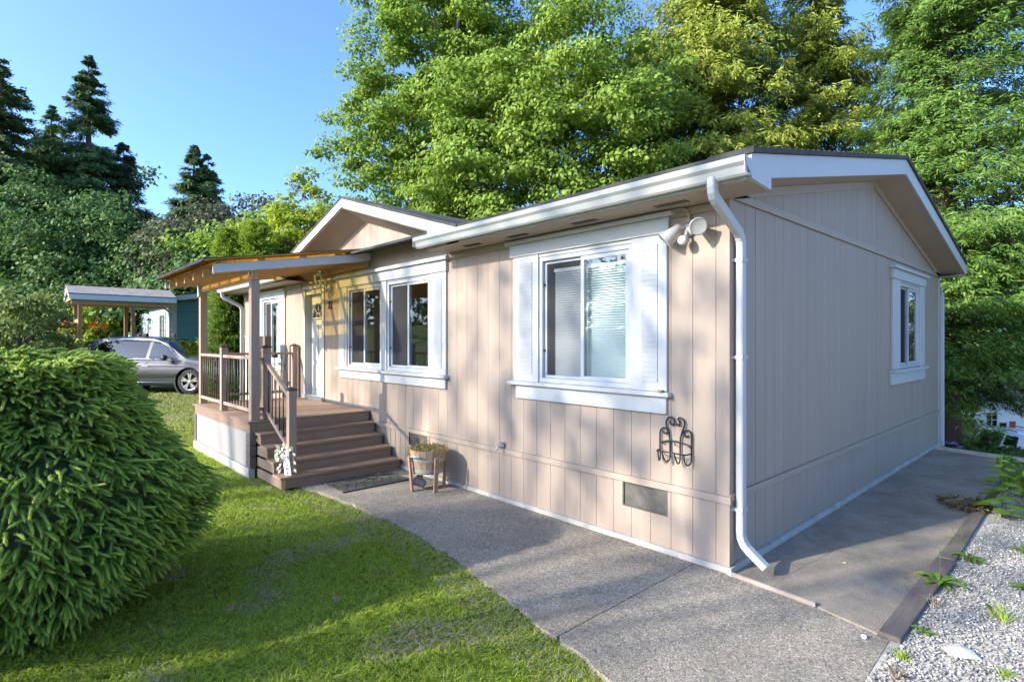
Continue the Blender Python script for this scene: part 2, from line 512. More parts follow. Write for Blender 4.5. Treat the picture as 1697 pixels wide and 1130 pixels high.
def np_mesh(name, verts, faces_flat, per, mat, smooth=False, attr=None):
    """verts (N,3), faces (F,per) -> mesh"""
    me = bpy.data.meshes.new(name)
    F = len(faces_flat)
    me.vertices.add(len(verts)); me.vertices.foreach_set('co', np.ascontiguousarray(verts, np.float32).ravel())
    me.loops.add(F*per); me.loops.foreach_set('vertex_index', np.ascontiguousarray(faces_flat, np.int32).ravel())
    me.polygons.add(F); me.polygons.foreach_set('loop_start', np.arange(0, F*per, per, dtype=np.int32))
    if smooth: me.polygons.foreach_set('use_smooth', np.ones(F, bool))
    if attr is not None:
        a = me.attributes.new('tip', 'FLOAT', 'POINT'); a.data.foreach_set('value', np.ascontiguousarray(attr, np.float32))
    me.materials.append(mat); me.update(calc_edges=True)
    return me
def link_mesh(name, me, parent=None, kind=None):
    o = bpy.data.objects.new(name, me); COL.objects.link(o); attach(o, parent)
    if kind: o['kind'] = kind
    return o

rng = np.random.default_rng(7)
OCT = np.array([(1,0,0),(-1,0,0),(0,1,0),(0,-1,0),(0,0,1),(0,0,-1)], float)
OCF = np.array([(0,2,4),(2,1,4),(1,3,4),(3,0,4),(2,0,5),(1,2,5),(3,1,5),(0,3,5)])
def rand_rot(n):
    q = rng.normal(size=(n,4)); q /= np.linalg.norm(q, axis=1)[:,None]
    w,x,y,z = q.T
    return np.stack([np.stack([1-2*(y*y+z*z),2*(x*y-z*w),2*(x*z+y*w)],1),np.stack([2*(x*y+z*w),1-2*(x*x+z*z),2*(y*z-x*w)],1),np.stack([2*(x*z-y*w),2*(y*z+x*w),1-2*(x*x+y*y)],1)],1)
def stones(pos, size, name, mat):
    n = len(pos)
    v = OCT[None]*(size[:,None,None]*rng.uniform(.55,1.2,(n,6,1)))
    v = np.einsum('nij,nkj->nki', rand_rot(n), v); v[:,:,2] *= .75
    v = v + pos[:,None,:]
    f = OCF[None] + (np.arange(n)*6)[:,None,None]
    return np_mesh(name, v.reshape(-1,3), f.reshape(-1,3), 3, mat)
n = 62000
px = rng.uniform(1.19, 4.2, n*2); py = rng.uniform(-3.4, 6.4, n*2)
keep = ((px > 1.235) | (py < -.3)) & (px - 1.2 < .9 + 1.1*np.clip((py+3.4)/4, 0, 1.3)) & (rng.random(n*2) < np.clip(1.15-.11*(py+3), .25, 1))
px, py = px[keep][:n], py[keep][:n]
ps = np.stack([px, py, np.full(len(px), .006)], 1)
sz = rng.uniform(.0045, .0125, len(px)) * np.where(rng.random(len(px)) < .05, 1.7, 1)
tag(link_mesh('gravel', stones(ps, sz, 'gravel', M['gravel'])), kind='stuff')

# ------------------------------------------------------------------ grass
def grass_mat(name, cols, dry):
    m = bpy.data.materials.new(name); m.use_nodes = True
    nt = m.node_tree; nt.nodes.clear(); out = nt.nodes.new('ShaderNodeOutputMaterial')
    g = nt.nodes.new('ShaderNodeNewGeometry')
    c = ramp(nt, g.outputs['Random Per Island'], [((i+.5)/len(cols), cols[i]) for i in range(len(cols))])
    d = ramp(nt, g.outputs['Random Per Island'], [((i+.5)/len(dry), dry[i]) for i in range(len(dry))])
    v = coords(nt)
    f = ramp(nt, math_n(nt, 'ADD', math_n(nt, 'MULTIPLY', noise(nt, v, .55, 6, .65), .75), math_n(nt, 'MULTIPLY', noise(nt, v, 3.2, 4, .6), .25)), [(.56,(0,0,0)),(.70,(.75,.75,.75))])
    sx = nt.nodes.new('ShaderNodeSeparateXYZ'); nt.links.new(v, sx.inputs[0])
    far = nt.nodes.new('ShaderNodeMapRange'); far.inputs[1].default_value = -8.5; far.inputs[2].default_value = -13.; nt.links.new(sx.outputs[0], far.inputs[0])
    f = math_n(nt, 'MAXIMUM', f, math_n(nt, 'MULTIPLY', far.outputs[0], .75))
    c = mixc(nt, f, c, d)
    p = nt.nodes.new('ShaderNodeBsdfPrincipled'); p.inputs['Roughness'].default_value = .55; p.inputs['Specular IOR Level'].default_value = .25
    t = nt.nodes.new('ShaderNodeBsdfTranslucent'); mx = nt.nodes.new('ShaderNodeMixShader'); mx.inputs[0].default_value = .5
    nt.links.new(c, p.inputs[0]); nt.links.new(c, t.inputs[0]); nt.links.new(p.outputs[0], mx.inputs[1]); nt.links.new(t.outputs[0], mx.inputs[2]); nt.links.new(mx.outputs[0], out.inputs[0])
    return m
M['grass'] = grass_mat('grass_blade', [(.26,.38,.035),(.34,.46,.045),(.41,.51,.06),(.47,.55,.10)], [(.30,.31,.10),(.42,.37,.19),(.50,.45,.29),(.28,.35,.08)])
M['straw'] = leaf_mat('dry_clippings', [(.20,.16,.10),(.32,.27,.18),(.40,.36,.26)], .2)
def blades(pos, L, W, lean=.5):
    n = len(pos)
    a = rng.uniform(0, 2*math.pi, n); t = np.stack([np.cos(a), np.sin(a), np.zeros(n)], 1)
    b_ = rng.uniform(0, 2*math.pi, n); d = np.stack([np.cos(b_), np.sin(b_), np.zeros(n)], 1)
    ln = rng.uniform(.1, lean, n)[:,None]*L[:,None]
    up = np.array([0,0,1.])
    w = (W/2)[:,None]*t
    m_ = pos + up*(L*.5)[:,None] + d*ln*.4
    tp = pos + up*(L*rng.uniform(.45,.95,n))[:,None] + d*ln
    v = np.stack([pos-w, pos+w, m_+w*.75, tp, m_-w*.75], 1)
    f = np.arange(n*5).reshape(n,5)
    return v.reshape(-1,3), f
def lawn_points(n, x0, x1, y0, y1, test):
    x = rng.uniform(x0, x1, n); y = rng.uniform(y0, y1, n)
    k = test(x, y); x, y = x[k], y[k]
    return np.stack([x, y, ground_z(x, y)-.004], 1)
EX = np.array([p[0] for p in EDGE+EDGE2]); EY = np.array([p[1] for p in EDGE+EDGE2])
def on_lawn(x, y):
    e = np.interp(x, EX, EY) + rng.uniform(-.05,.03,len(x))
    a = (x > -5.05) & (y < e) & (x < 1.15)
    b_ = (x <= -5.05) & (x > -9.1) & (y < -1.83)
    c = (x <= -9.1)
    deck = (x > -6.1) & (x < -4.98) & (y > -1.82)
    return (a | b_ | c) & ~deck
F2 = np.array([-math.sin(R(47.3413)), math.cos(R(47.3413))]); R2 = np.array([math.cos(R(47.3413)), math.sin(R(47.3413))])
def cam_depth(x, y):
    dx, dy = x-CAM.x, y-CAM.y
    return dx*F2[0]+dy*F2[1], dx*R2[0]+dy*R2[1]
def in_view(x, y, d0, d1):
    d, l = cam_depth(x, y)
    return (d > d0) & (d <= d1) & (np.abs(l) < d*1.2+1.6)
def dryness(x, y): return np.array([mnoise.noise((a*.9, b*.9, 3.3)) for a, b in zip(x, y)])
parts = []
for (n, d0, d1, L, W) in ((400000, 1.6, 5.2, .040, .0048), (380000, 5.2, 9.0, .042, .0072), (520000, 9.0, 24.0, .05, .014)):
    box = (-7,2,-6.2,-1.2) if d1 < 6 else (-11,0,-8.5,1) if d1 < 10 else (-25,-6,-13,6)
    p = lawn_points(n, *box, lambda x, y: on_lawn(x, y) & in_view(x, y, d0, d1))
    # thin where the lawn is worn
    wn_ = dryness(p[:,0], p[:,1]) if len(p) < 300000 else np.zeros(len(p))
    p = p[rng.random(len(p)) < np.clip(1.0-1.0*wn_, .25, 1)]
    Lr = L*rng.uniform(.55,1.35,len(p))*(1+.25*np.sin(p[:,0]*2.1)*np.sin(p[:,1]*2.7)); Wr = W*rng.uniform(.7,1.3,len(p))
    parts.append(blades(p, Lr, Wr, 1.9))
off = 0; vs = []; fs = []
for v, f in parts: vs.append(v); fs.append(f+off); off += len(v)
tag(link_mesh('grass', np_mesh('grass', np.concatenate(vs), np.concatenate(fs), 5, M['grass'])), kind='stuff')
# dry clippings lying on the lawn
p = lawn_points(90000, -7, 1.2, -4.4, -1.25, lambda x, y: on_lawn(x, y) & in_view(x, y, 2.2, 9))
cl = np.array([mnoise.noise((a*1.6, b*1.6, 9.1)) for a, b in zip(p[:,0], p[:,1])])
near_edge = (p[:,1] > np.interp(p[:,0], EX, EY)-.38)
p = p[(rng.random(len(p)) < np.clip((cl-.22)*3.0, 0, 1)) | (near_edge & (rng.random(len(p)) < .40))]
n = len(p); a = rng.uniform(0, 2*math.pi, n); L = rng.uniform(.02,.06,n)
d = np.stack([np.cos(a), np.sin(a), rng.uniform(-.1,.35,n)], 1)*L[:,None]; w = np.stack([-np.sin(a), np.cos(a), np.zeros(n)], 1)*.0016
p[:,2] += rng.uniform(.018,.04,n)
v = np.stack([p-d/2-w, p-d/2+w, p+d/2+w, p+d/2-w], 1)
tag(link_mesh('dry_grass_clippings', np_mesh('dry_grass_clippings', v.reshape(-1,3), np.arange(n*4).reshape(n,4), 4, M['straw'])), kind='stuff')
# ------------------------------------------------------------------ the beige home
home = empty('manufactured_home', (-6.25, 4.1, 0), 'long beige home with vertical siding, white trim and a low gable', 'house')
HL, HD = -12.5, 8.2                 # far end, depth
ZB0, ZB1, ZT = 0.56, 0.625, 3.06    # belly band, wall top
F_OPEN = [(-2.165,-.935,1.45,2.82), (-6.817,-5.634,1.455,2.81), (-5.467,-4.282,1.455,2.81), (-11.06,-10.08,1.44,2.82), (-8.70,-7.78,.80,2.88)]
VENTS = [(-4.86,-4.39,.385,.565), (-1.05,-.575,.333,.556)]
E_OPEN = [(5.38,6.62,1.49,2.77)]
TB = .012; GAP = .0042
# front boards
gx = [-.112]
while gx[-1] - .2105 > HL: gx.append(gx[-1] - .2105)
edges = [0.0] + gx + [HL]
def gable_top(x): return 3.86 - .302*abs(x + 6.19)
for i in range(len(edges)-1):
    x1, x0 = edges[i] - GAP/2, edges[i+1] + GAP/2
    if i == 0: x1 = -.075
    for (z0, z1, holes) in ((.05, ZB0, VENTS), (ZB1, ZT, F_OPEN)):
        rs = sub_rects((x0, x1, z0, z1), [(h[0]-.0, h[1]+.0, h[2], h[3]) for h in holes])
        if not rs: continue
        if len(rs) == 1 and rs[0] == (x0, x1, z0, z1):
            boxpart('siding_board', (x0, 0, z0), (x1, TB, z1), M['siding'], home)
        else:
            for r in rs: boxpart('siding_board', (r[0], 0, r[2]), (r[1], TB, r[3]), M['siding'], home)
    za, zb = gable_top(x0), gable_top(x1)
    if max(za, zb) > ZT + .02:
        za = max(za, ZT+.005); zb = max(zb, ZT+.005)
        poly = [(x0,0,ZT+.003),(x1,0,ZT+.003),(x1,0,zb)]
        if x0 < -6.19 < x1: poly.append((-6.19,0,gable_top(-6.19)))
        poly.append((x0,0,za))
        MB().prism(poly, (0,TB,0)).build('siding_board', M['siding'], home)
# end boards
gy = [.085]
y = .498
ys = [y - .2075]
while y < HD - .1: ys.append(y); y += .2075
edges = [.085] + ys + [HD]
def end_top(yy): return 4.013 - .213*abs(yy - 4.1)
for i in range(len(edges)-1):
    y0, y1 = edges[i] + GAP/2, edges[i+1] - GAP/2
    if i in (2, 20): y0 += .006
    for (z0, z1, holes) in ((.06, ZB0+.02, []), (ZB1+.02, 3.065, E_OPEN)):
        rs = sub_rects((y0, y1, z0, z1), holes)
        if len(rs) == 1 and rs[0] == (y0, y1, z0, z1):
            boxpart('siding_board', (-TB, y0, z0), (0, y1, z1), M['siding'], home)
        elif rs:
            for r in rs: boxpart('siding_board', (-TB, r[0], r[2]), (0, r[1], r[3]), M['siding'], home)
    za, zb = end_top(y0), end_top(y1)
    if max(za, zb) > 3.15:
        za = max(za, 3.142); zb = max(zb, 3.142)
        poly = [(0,y0,3.14),(0,y1,3.14),(0,y1,zb)]
        if y0 < 4.1 < y1: poly.append((0,4.1,end_top(4.1)))
        poly.append((0,y0,za))
        MB().prism(poly, (-TB,0,0)).build('siding_board', M['siding'], home)
# wall cores behind the boards (grooves show them)
b = MB()
for r in sub_rects((HL, -.02, .02, 3.2), F_OPEN + [(v[0],v[1],v[2],v[3]) for v in VENTS]): b.box((r[0], TB+.001, r[2]), (r[1], .11, r[3]))
b.prism([(-8.6,TB+.001,3.2),(-3.9,TB+.001,3.2),(-6.19,TB+.001,3.84)], (0,.09,0))
b.build('front_wall', M['siding_core'], home)
b = MB()
for r in sub_rects((.02, HD-.02, .02, 3.12), E_OPEN): b.box((-.11, r[0], r[2]), (-TB-.001, r[1], r[3]))
b.prism([(-TB-.001,.02,3.12),(-TB-.001,HD-.02,3.12),(-TB-.001,4.1,3.99)], (-.09,0,0))
b.build('end_wall', M['siding_core'], home)
MB().box((HL, HD-.11, .02), (-.02, HD, 3.1)).build('rear_wall', M['siding'], home)
MB().box((HL, .12, .02), (HL+.1, HD-.12, 3.1)).build('far_end_wall', M['siding'], home)
# corner boards, bands
boxpart('corner_board', (-.075, -.006, .05), (.008, TB, ZB0+.0), M['siding'], home)
boxpart('corner_board', (-.075, -.006, ZB1), (.008, TB, ZT), M['siding'], home)
boxpart('corner_board', (-TB, TB+.001, .06), (.008, .083, 3.06), M['siding'], home)
for (xa, xb) in ((-12.5,-9.8), (-9.795,-7.36), (-7.355,-4.92), (-4.915,-2.42), (-2.415,.022)):
    boxpart('belly_band', (xa, -.02, ZB0+.002), (xb, 0.0, ZB1-.002), M['beige_trim'], home, .003)
for (ya, yb) in ((0.0,.497), (.503,4.165), (4.171,8.2)):
    boxpart('belly_band', (.0, ya+.001, ZB0+.024), (.02, yb, ZB1+.018), M['beige_trim'], home, .003)
for (ya, yb) in ((.0,4.165), (4.171,8.2)):
    boxpart('gable_belt', (.001, ya, 3.068), (.021, yb, 3.138), M['beige_trim'], home, .003)
boxpart('frieze_board', (HL, -.018, 2.985), (-8.85, -.001, 3.055), M['beige_trim'], home)
boxpart('frieze_board', (-3.86, -.018, 2.99), (-.09, -.001, 3.055), M['beige_trim'], home)
# raking trim under the gable soffit on the end wall
for s in (0, 1):
    ya, yb = (.0, 4.099) if s == 0 else (8.2, 4.101)
    za, zb = end_top(ya)+.0, end_top(4.1)
    MB().prism([(.001,ya,za-.085),(.001,yb,zb-.085),(.001,yb,zb),(.001,ya,za)], (.02,0,0)).build('rake_trim', M['beige_trim'], home)
# footing
boxpart('footing', (HL, -.022, -.08), (.03, .1, .048), M['curb'], home)
boxpart('footing', (-.02, .102, -.08), (.03, 8.2, .055), M['curb'], home)

# skirting vents
for (x0,x1,z0,z1) in VENTS:
    b = MB(); b.box((x0,.012,z0),(x1,.03,z1)); v = b.build('skirting_vent', M['mesh_vent'], home)
    for (a, c) in (((x0-.006,-.004,z0-.006),(x1+.006,.011,z0+.008)), ((x0-.006,-.004,z1-.008),(x1+.006,.011,z1+.004)), ((x0-.006,-.004,z0+.008),(x0+.008,.011,z1-.008)), ((x1-.008,-.004,z0+.008),(x1+.006,.011,z1-.008))):
        MB().box(a, c).build('vent_frame', M['mesh_vent'], v)

# ---------------------------------------------------------------- windows
def slider(axis, u0, u1, z0, z1, d, parent, screen_first=True, blind=None):
    """two-pane sliding window in an opening; axis 0: front wall (u = x, outward -y), axis 1: end wall (u = y, outward +x)"""
    def P3(u, o, z): return (u, -o, z) if axis == 0 else (o, u, z)
    def bx(mb, a0, a1, o0, o1, c0, c1): mb.box(P3(a0, o0, c0), P3(a1, o1, c1))
    w = .045
    f = MB()
    bx(f,u0,u1,-.06,.012,z1-w,z1); bx(f,u0,u1,-.06,.012,z0,z0+w)
    bx(f,u0,u0+w,-.06,.012,z0+w,z1-w); bx(f,u1-w,u1,-.06,.012,z0+w,z1-w)
    fr = f.build('window', M['vinyl'], parent, .004)
    um = (u0+u1)/2
    for k in (0, 1):
        a0, a1 = (u0+w+.002, um+.012) if k == 0 else (um-.03, u1-w-.002)
        o = -.028 if k == 0 else .0
        sw = .03 if k == 0 else .042
        s = MB(); zz0, zz1 = z0+w+.002, z1-w-.002
        bx(s,a0,a1,o-.024,o,zz1-sw,zz1); bx(s,a0,a1,o-.024,o,zz0,zz0+sw)
        bx(s,a0,a0+sw,o-.024,o,zz0+sw,zz1-sw); bx(s,a1-sw,a1,o-.024,o,zz0+sw,zz1-sw)
        s.build('sash', M['vinyl'], fr, .003)
        g = MB(); bx(g,a0+sw-.004,a1-sw+.004,o-.014,o-.010,zz0+sw-.004,zz1-sw+.004)
        g.build('pane', M['screen'] if k == 0 and screen_first else M['glass'], fr)
    if screen_first:
        for zz in (z0+.25*(z1-z0), z0+.78*(z1-z0)):
            c = MB(); bx(c,u0+w-.006,u0+w+.016,-.026,-.008,zz-.012,zz+.012); c.build('sash_clip', M['black'], fr)
    return fr

def trimbox(name, a, c, bev=.004): return boxpart(name, a, c, M['white'], home, bev)
def shutter(x0, x1, z0, z1, l0, l1):
    """fixed white side board with a louvred field between l0 and l1"""
    s = MB(); s.box((x0,-.03,z0),(x1,-.001,z1))
    sh = s.build('shutter', M['white'], home, .003)
    n = int((z1-z0-.16)/.046); p = (z1-z0-.16)/n
    key = ('slat', round(l1-l0,3), round(p,4))
    if key not in _cache:
        mb = MB(); mb.prism([(0,0,0),(0,-.004,0),(0,-.0105,p-.004),(0,0,p-.004)], (l1-l0,0,0))
        _cache[key] = mb.mesh('slat', M['white'])
    for k in range(n):
        o = bpy.data.objects.new('slat', _cache[key]); COL.objects.link(o)
        o.location = (l0, -.0305, z0+.08+k*p); attach(o, sh)
    return sh

# big bedroom window
slider(0, *F_OPEN[0], 0, home)
trimbox('window_header', (-2.62,-.045,2.862), (-.533,-.001,3.0))
trimbox('header_cap', (-2.67,-.085,3.002), (-.485,-.001,3.042))
trimbox('window_sill', (-2.64,-.075,1.402), (-.52,-.001,1.442))
trimbox('window_apron', (-2.53,-.03,1.245), (-.565,-.001,1.40))
shutter(-2.57,-2.168,1.444,2.86,-2.47,-2.26)
shutter(-.932,-.56,1.444,2.86,-.82,-.65)
trimbox('window_casing', (-2.165,-.02,2.822), (-.935,-.001,2.86))
MB().box((-.615,-.09,1.4425),(-.575,-.045,1.462)).build('sill_clip', M['deck_dark'], home)
# pair of living room windows
for k in (1, 2): slider(0, *F_OPEN[k], 0, home)
trimbox('window_header', (-7.2,-.045,2.835), (-3.885,-.001,2.985))
trimbox('header_cap', (-7.25,-.085,2.987), (-3.83,-.001,3.03))
boxpart('header_flashing', (-7.2,-.05,3.032), (-3.86,-.001,3.05), M['gutter'], home)
trimbox('window_mullion', (-5.63,-.03,1.442), (-5.471,-.001,2.833))
trimbox('window_sill', (-7.2,-.07,1.402), (-5.56,-.001,1.44))
trimbox('window_sill', (-5.555,-.085,1.398), (-3.86,-.001,1.44))
trimbox('window_apron', (-7.1,-.03,1.262), (-5.57,-.001,1.40))
trimbox('window_apron', (-5.565,-.035,1.258), (-3.91,-.001,1.396))
shutter(-7.13,-6.822,1.442,2.833,-7.05,-6.88)
shutter(-4.278,-3.905,1.442,2.833,-4.17,-4.0)
for k in (1, 2): trimbox('window_casing', (F_OPEN[k][0],-.02,1.4415), (F_OPEN[k][1],-.001,1.4545))
trimbox('window_casing', (-2.165,-.02,1.4435), (-.935,-.001,1.4495)); trimbox('window_casing', (-11.06,-.02,1.4385), (-10.08,-.001,1.4395))
for k in (1, 2): trimbox('window_casing', (F_OPEN[k][0],-.02,2.812), (F_OPEN[k][1],-.001,2.833))
# far window beyond the porch
slider(0, *F_OPEN[3], 0, home)
trimbox('window_header', (-11.5,-.045,2.835), (-9.68,-.001,2.965))
trimbox('header_cap', (-11.55,-.085,2.967), (-9.64,-.001,3.0))
trimbox('window_sill', (-11.5,-.075,1.40), (-9.66,-.001,1.438))
trimbox('window_apron', (-11.42,-.03,1.26), (-9.72,-.001,1.398))
shutter(-11.45,-11.065,1.44,2.833,-11.36,-11.16)
shutter(-10.075,-9.7,1.44,2.833,-9.98,-9.78)
# end window
fr = slider(1, *E_OPEN[0], 0, home)
def etrim(name, a, c): return boxpart(name, a, c, M['white'], home, .004)
etrim('window_header', (.001,4.93,2.80), (.045,7.0,2.94))
etrim('header_cap', (.001,4.88,2.942), (.085,7.06,2.985))
etrim('window_sill', (.001,4.88,1.445), (.08,7.03,1.485))
etrim('window_apron', (.001,4.88,1.27), (.04,6.95,1.443))
etrim('window_casing', (.001,4.96,1.487), (.03,5.375,2.798))
etrim('window_casing', (.001,6.625,1.487), (.03,6.97,2.798))
etrim('window_casing', (.001,5.38,2.772), (.025,6.62,2.798))

# rooms behind the glass
def room(x0, x1, y0, y1, name='room'):
    b = MB()
    b.box((x0,y0,.72),(x1,y1,.78)); 
    fl = b.build('room_floor', M['roomdark'], home)
    w = MB(); w.box((x0,y1,.78),(x1,y1+.05,3.0)); w.box((x0-.05,y0,.78),(x0,y1,3.0)); w.box((x1,y0,.78),(x1+.05,y1,3.0)); w.box((x0,y0,3.0),(x1,y1,3.05))
    w.build('room_wall', M['room'], home)
room(-2.9,-.2,.115,3.6); room(-7.6,-3.6,.115,4.2); room(-11.7,-9.6,.115,3.4)
b = MB(); b.box((-3.4,4.6,.72),(-.2,4.65,3.0)); b.box((-3.4,4.6,.7),(-.12,8.0,.75)); b.build('room_wall', M['room'], home)
# horizontal blinds in the bedroom window
bl = MB()
z = 1.50
while z < 2.66:
    for (xa, xb) in ((-2.02,-1.0),):
        bl._add([(xa,.085,z),(xb,.085,z),(xb,.105,z+.024),(xa,.105,z+.024)], [(0,1,2,3)])
    z += .0255
blo = bl.build('window_blind', M['blind'], home, kind='stuff')
MB().box((-2.03,.082,2.655),(-.99,.11,2.69)).build('blind_headrail', M['blind'], blo)
bl = MB(); z = 1.6
while z < 2.7:
    bl._add([(-10.55,.085,z),(-10.12,.085,z),(-10.12,.105,z+.024),(-10.55,.105,z+.024)], [(0,1,2,3)]); z += .0255
bl.build('window_blind', M['blind'], home, kind='stuff')
# front door
d = MB(); d.box((-8.62,.10,.86),(-7.86,.145,2.80)); door = d.build('front_door', M['white'], home)
for a, c in (((-8.72,-.025,.80),(-8.635,-.001,2.90)), ((-7.845,-.025,.80),(-7.76,-.001,2.90)), ((-8.72,-.03,2.902),(-7.76,-.001,2.98))): trimbox('door_casing', a, c)
for a, c in (((-8.70,.0,.82),(-8.625,.16,2.88)), ((-7.855,.0,.82),(-7.78,.16,2.88)), ((-8.625,.0,2.805),(-7.855,.16,2.88))): trimbox('door_jamb', a, c, 0)
boxpart('door_threshold', (-8.70,-.06,.782), (-7.78,.16,.855), M['gutter'], home)
for (xa, xb, za, zb) in ((-8.54,-8.28,.98,1.42), (-8.20,-7.94,.98,1.42), (-8.54,-8.28,1.52,2.22), (-8.20,-7.94,1.52,2.22)):
    MB().box((xa,.088,za),(xb,.10,zb)).build('door_panel', M['white'], door, .006)
arc = [(-8.24+.27*math.cos(t*math.pi/14), .096, 2.34+.30*math.sin(t*math.pi/14)) for t in range(15)]
MB().prism(arc, (0,-.006,0)).build('fan_light', M['glass'], door)
MB().prism([(p[0],.0995,p[2]) for p in arc], (0,-.002,0)).build('fan_light_backing', M['black'], door)
rim = MB(); rim.tube([(p[0],.088,p[2]) for p in arc], .02, 6); rim.tube([arc[0][:1]+(.088,)+arc[0][2:], arc[-1][:1]+(.088,)+arc[-1][2:]], .02, 6)
rim.tube([(-8.24+.09*math.cos(t*math.pi/8), .086, 2.34+.1*math.sin(t*math.pi/8)) for t in range(9)], .012, 6)
for t in (45, 90, 135): rim.tube([(-8.24+.09*math.cos(R(t)),.088,2.34+.1*math.sin(R(t))), (-8.24+.27*math.cos(R(t)),.088,2.34+.3*math.sin(R(t)))], .011, 6)
rim.build('fan_light_muntin', M['white'], door)
k = MB(); k.lathe([(.03,0),(.03,.012),(.012,.018),(.012,.04),(.028,.05),(.03,.07),(.018,.085)], (-7.93,.10,1.72), 14, (0,-1,0)); k.build('door_knob', M['gutter'], door)

# ---------------------------------------------------------------- roof, fascia, soffit
SL = .213
def roof_z(yy): return 4.215 - SL*abs(yy - 4.1)
RX0, RX1, RY0, RY1 = -12.88, .37, -.42, 8.45
for s in (0, 1):
    ya = RY0 if s == 0 else RY1
    b = MB(); b.prism([(RX0,ya,roof_z(ya)+.0),(RX0,4.1,roof_z(4.1)),(RX0,4.1,roof_z(4.1)+.035),(RX0,ya,roof_z(ya)+.035)], (RX1-RX0+.015,0,0))
    b.build('roof', M['shingle'], home)
    b = MB()
    n = 34
    for i in range(n):                       # shingle course ends along the rake
        t0 = i/n; t1 = (i+1)/n
        y0 = ya + (4.1-ya)*t0; y1 = ya + (4.1-ya)*t1; h = .012
        b.prism([(RX1+.016,y0,roof_z(y0)+.0355),(RX1+.016,y1,roof_z(y1)+.0355),(RX1+.016,y1,roof_z(y1)+.037),(RX1+.016,y0,roof_z(y0)+.0355+h)], (-.35,0,0))
    b.build('shingle_courses', M['shingle'], home, kind='stuff')
# rake fascia on the near end
def rake_poly(x, y0, y1, h0, h1): return [(x,y0,roof_z(y0)-h1),(x,y1,roof_z(y1)-h1),(x,y1,roof_z(y1)-h0),(x,y0,roof_z(y0)-h0)]
MB().prism(rake_poly(.34,-.062,4.098,.003,.185), (.022,0,0)).build('rake_fascia', M['white'], home)
MB().prism(rake_poly(.34,8.44,4.102,.003,.185), (.022,0,0)).build('rake_fascia', M['white'], home)
MB().prism([(.335,-.405,roof_z(-.405)-.003),(.335,-.064,roof_z(-.064)-.003),(.335,-.064,3.052),(.335,-.405,3.075)], (.03,0,0)).build('rake_return', M['white'], home)
# rake soffit, eave soffit
for s in (0, 1):
    ya = -.06 if s == 0 else 8.4
    b = MB(); b.prism([(.021,ya,roof_z(ya)-.2),(.34,ya,roof_z(ya)-.18),(.34,4.1,roof_z(4.1)-.18),(.021,4.1,roof_z(4.1)-.2)], (0,0,.02)); b.build('rake_soffit', M['soffit'], home)
boxpart('eave_soffit', (-3.8,-.40,3.062), (.335,-.001,3.075), M['soffit'], home)
boxpart('eave_soffit', (RX0,-.40,3.062), (-8.6,-.001,3.075), M['soffit'], home)
boxpart('eave_soffit', (RX0,8.2,3.06), (.335,8.42,3.075), M['soffit'], home)
boxpart('eave_fascia', (-3.1,-.42,3.07), (.333,-.402,3.245), M['white'], home)
boxpart('eave_fascia', (RX0,-.42,3.07), (-9.2,-.402,3.245), M['white'], home)
boxpart('eave_fascia', (RX0,8.42,3.06), (.333,8.44,3.27), M['white'], home)
boxpart('soffit_block', (-.02,-.062,3.076), (.333,.0,3.145), M['soffit'], home)
vs = MB()
for xx in (-3.25,-2.45,-1.5,-.55):
    for i in range(9): vs.box((xx+i*.035,-.26,3.058),(xx+i*.035+.018,-.17,3.0615))
vs.build('soffit_vent_slots', M['black'], home, kind='stuff')
# gutters
GP = [(-.421,3.215),(-.421,3.09),(-.475,3.085),(-.49,3.10),(-.505,3.15),(-.53,3.175),(-.535,3.215),(-.525,3.22),(-.522,3.205),(-.51,3.18),(-.43,3.10)]
def gutter(x0, x1):
    b = MB(); b.prism([(x0,yy,zz) for yy, zz in GP], (x1-x0,0,0))
    b.box((x0,-.53,3.10),(x0+.004,-.422,3.21)); b.box((x1-.004,-.53,3.10),(x1,-.422,3.21))
    return b.build('gutter', M['gutter'], home)
gutter(-3.93,.372); gutter(-12.93,-8.55)
b = MB(); b.prism([(RX0,8.441,3.24),(RX0,8.441,3.12),(RX0,8.52,3.12),(RX0,8.54,3.24)], (RX1-RX0,0,0)); b.build('gutter', M['gutter'], home)

def downspout(pts, name='downspout', w=.078, d=.058, ridged=True):
    """ribbed rectangular pipe along a path, elbows broken into short ribbed rings"""
    b = MB()
    P = [Vector(p) for p in pts]; path = [P[0]]
    for i in range(1, len(P)-1):
        a = (P[i-1]-P[i]); c = (P[i+1]-P[i]); r = min(.09, a.length*.45, c.length*.45)
        a = P[i]+a.normalized()*r; c = P[i]+c.normalized()*r
        for k in range(7):
            t = k/6; path.append(a*(1-t)**2 + P[i]*2*t*(1-t) + c*t*t)
    path.append(P[-1])
    side = Vector((0,1,0)); rings = []
    for i, p in enumerate(path):
        dr = (path[min(i+1,len(path)-1)] - path[max(i-1,0)]).normalized()
        u = side - dr*side.dot(dr)
        u = u.normalized(); v = dr.cross(u)
        k = 1.0 + (.06 if i % 2 and 0 < i < len(path)-1 else 0)
        ring = []
        for (e, f) in ((-1,-.7),(-.75,-1),(.75,-1),(1,-.7),(1,.7),(.75,1),(-.75,1),(-1,.7)): ring.append(p + u*(w/2*e*k) + v*(d/2*f*k))
        rings.append(ring)
    vs = [q for r in rings for q in r]; fs = []
    for i in range(len(rings)-1):
        for k in range(8): fs.append((i*8+k, i*8+(k+1) % 8, (i+1)*8+(k+1) % 8, (i+1)*8+k))
    fs.append(tuple(range(8)))
    b._add(vs, fs)
    o = b.build(name, M['plastic'] if False else M['white'], home)
    return o
ds = downspout([(.10,-.47,3.12),(.10,-.47,2.99),(.055,.10,2.76),(.055,.10,.24),(.25,.115,.085)])
